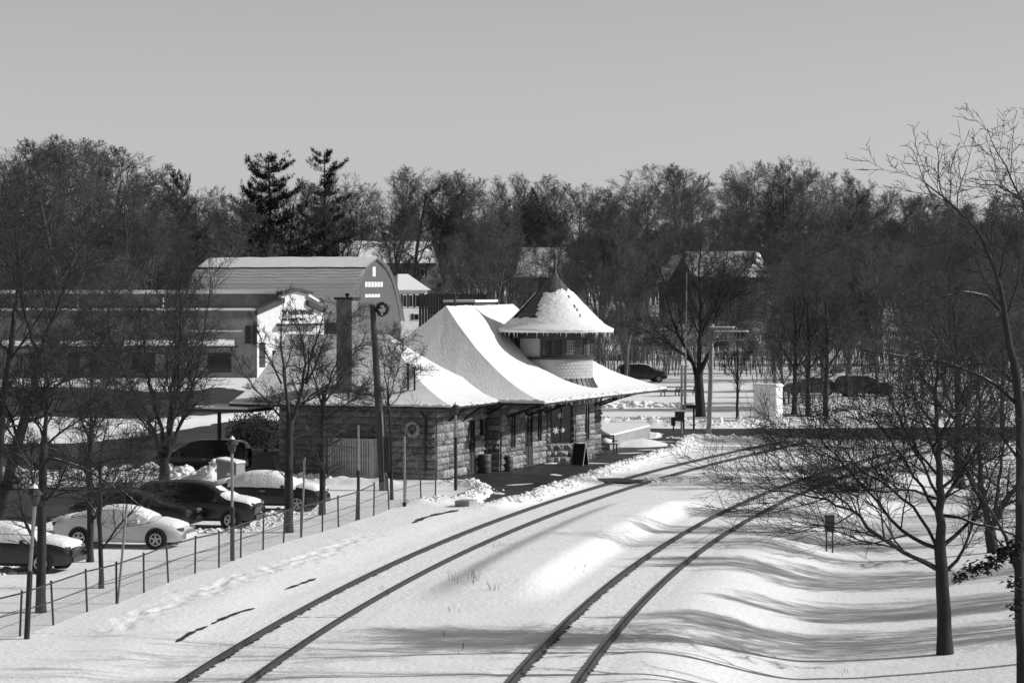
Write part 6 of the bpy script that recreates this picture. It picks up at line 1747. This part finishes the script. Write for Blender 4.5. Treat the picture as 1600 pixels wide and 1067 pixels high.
for dx in (-.32, .32):
    mb = MB(); mb.box((dx, 0, .7), (.12, .12, 1.4)); mb.build('leg', BLACKP, sg_)
mb = MB(); mb.box((0, 0, 1.42), (.85, .14, .22)); mb.build('board', BLACKP, sg_)

x, y = G(1195, 658); s = FPX / y
cb = empty('relay_cabinet', (x, y, 0), math.radians(-24), 'pale metal relay cabinet with a snowy lid beside the road', 'cabinet')
hh = 54 / s; ww = 1.55; dd = 1.35
mb = MB(); mb.box((0, dd / 2, hh / 2), (ww, dd, hh)); mb.build('body', mat('cabinet_paint', .68, .1, 3, .6, .004, 8), cb)
for k in range(2):
    mb = MB(); mb.box((-ww / 4 + k * ww / 2, -.012, hh * .48), (ww / 2 - .06, .02, hh * .84)); d_ = mb.build('door', MATS['cabinet_paint'], cb)
    mb = MB(); mb.box((-ww / 4 + k * ww / 2 + (.3 if k == 0 else -.3), -.04, hh * .5), (.04, .05, .2)); mb.build('handle', GALV, d_)
mb = MB(); mb.box((ww / 2 + .012, dd / 2, hh * .48), (.02, dd - .14, hh * .84)); mb.build('side_panel', MATS['cabinet_paint'], cb)
mb = MB(); mb.box((0, dd / 2, hh + .04), (ww + .14, dd + .14, .08)); mb.build('roof', MATS['cabinet_paint'], cb)
mb = MB(); mb.box((0, dd / 2, hh + .12), (ww + .06, dd + .06, .09), 0, .93); mb.build('snow_top', LUMPSNOW, cb)
mb = MB(); mb.box((0, dd / 2, -.02), (ww + .1, dd + .1, .12)); mb.build('plinth', CONCRETE, cb)

# picnic tables across the road
for px, py, lab in [(1047, 619, 'snowy picnic table left of the gate mast'), (1075, 618, 'snowy picnic table right of the gate mast')]:
    x, y = G(px, py); o = empty('picnic_table', (x, y, 0), .2, lab, 'picnic table', 'picnic tables across the road')
    mb = MB(); mb.box((0, 0, .74), (1.8, .75, .06)); mb.build('table_top', WOODDK, o)
    mb = MB(); mb.box((0, 0, .81), (1.75, .7, .08)); mb.build('snow_top', LUMPSNOW, o)
    for sg in (-1, 1):
        mb = MB(); mb.box((0, sg * .72, .44), (1.8, .26, .05)); mb.build('seat', WOODDK, o)
        mb = MB(); mb.tube([(sg * .6, -.7, 0), (sg * .6, -.2, .72)], .05, 5); mb.tube([(sg * .6, .7, 0), (sg * .6, .2, .72)], .05, 5); mb.box((sg * .6, 0, .4), (.06, 1.5, .08)); mb.build('leg', WOODDK, o)
# dead weeds poking through the snow
def weeds(name, spots, label, seed):
    rng = random.Random(seed); polys = []
    for (px, py, n, h) in spots:
        for k in range(n):
            x, y, z = GT(px + rng.gauss(0, 5), py + rng.gauss(0, 3)); a = rng.random() * 6.28; hh = h * rng.uniform(.5, 1)
            polys.append(([(x, y, z - .05), (x + math.cos(a) * hh * .2, y, z + hh * .6), (x + math.cos(a) * hh * .5, y + math.sin(a) * .1, z + hh)], [.008, .006, .003]))
    V, Fc = tubes(polys, 3); tag(link(name, np_mesh(name, V, Fc, TWIG)), label, 'weeds', kind='stuff')
weeds('dead_weeds', [(708, 908, 4, .4), (737, 907, 10, .35), (770, 920, 6, .3), (912, 890, 4, .15), (709, 955, 4, .2), (718, 1016, 3, .25), (690, 990, 3, .2), (600, 925, 5, .25), (1322, 1052, 3, .1), (775, 850, 3, .15)], 'few dead weed stalks poking through the snow between the tracks', 1)
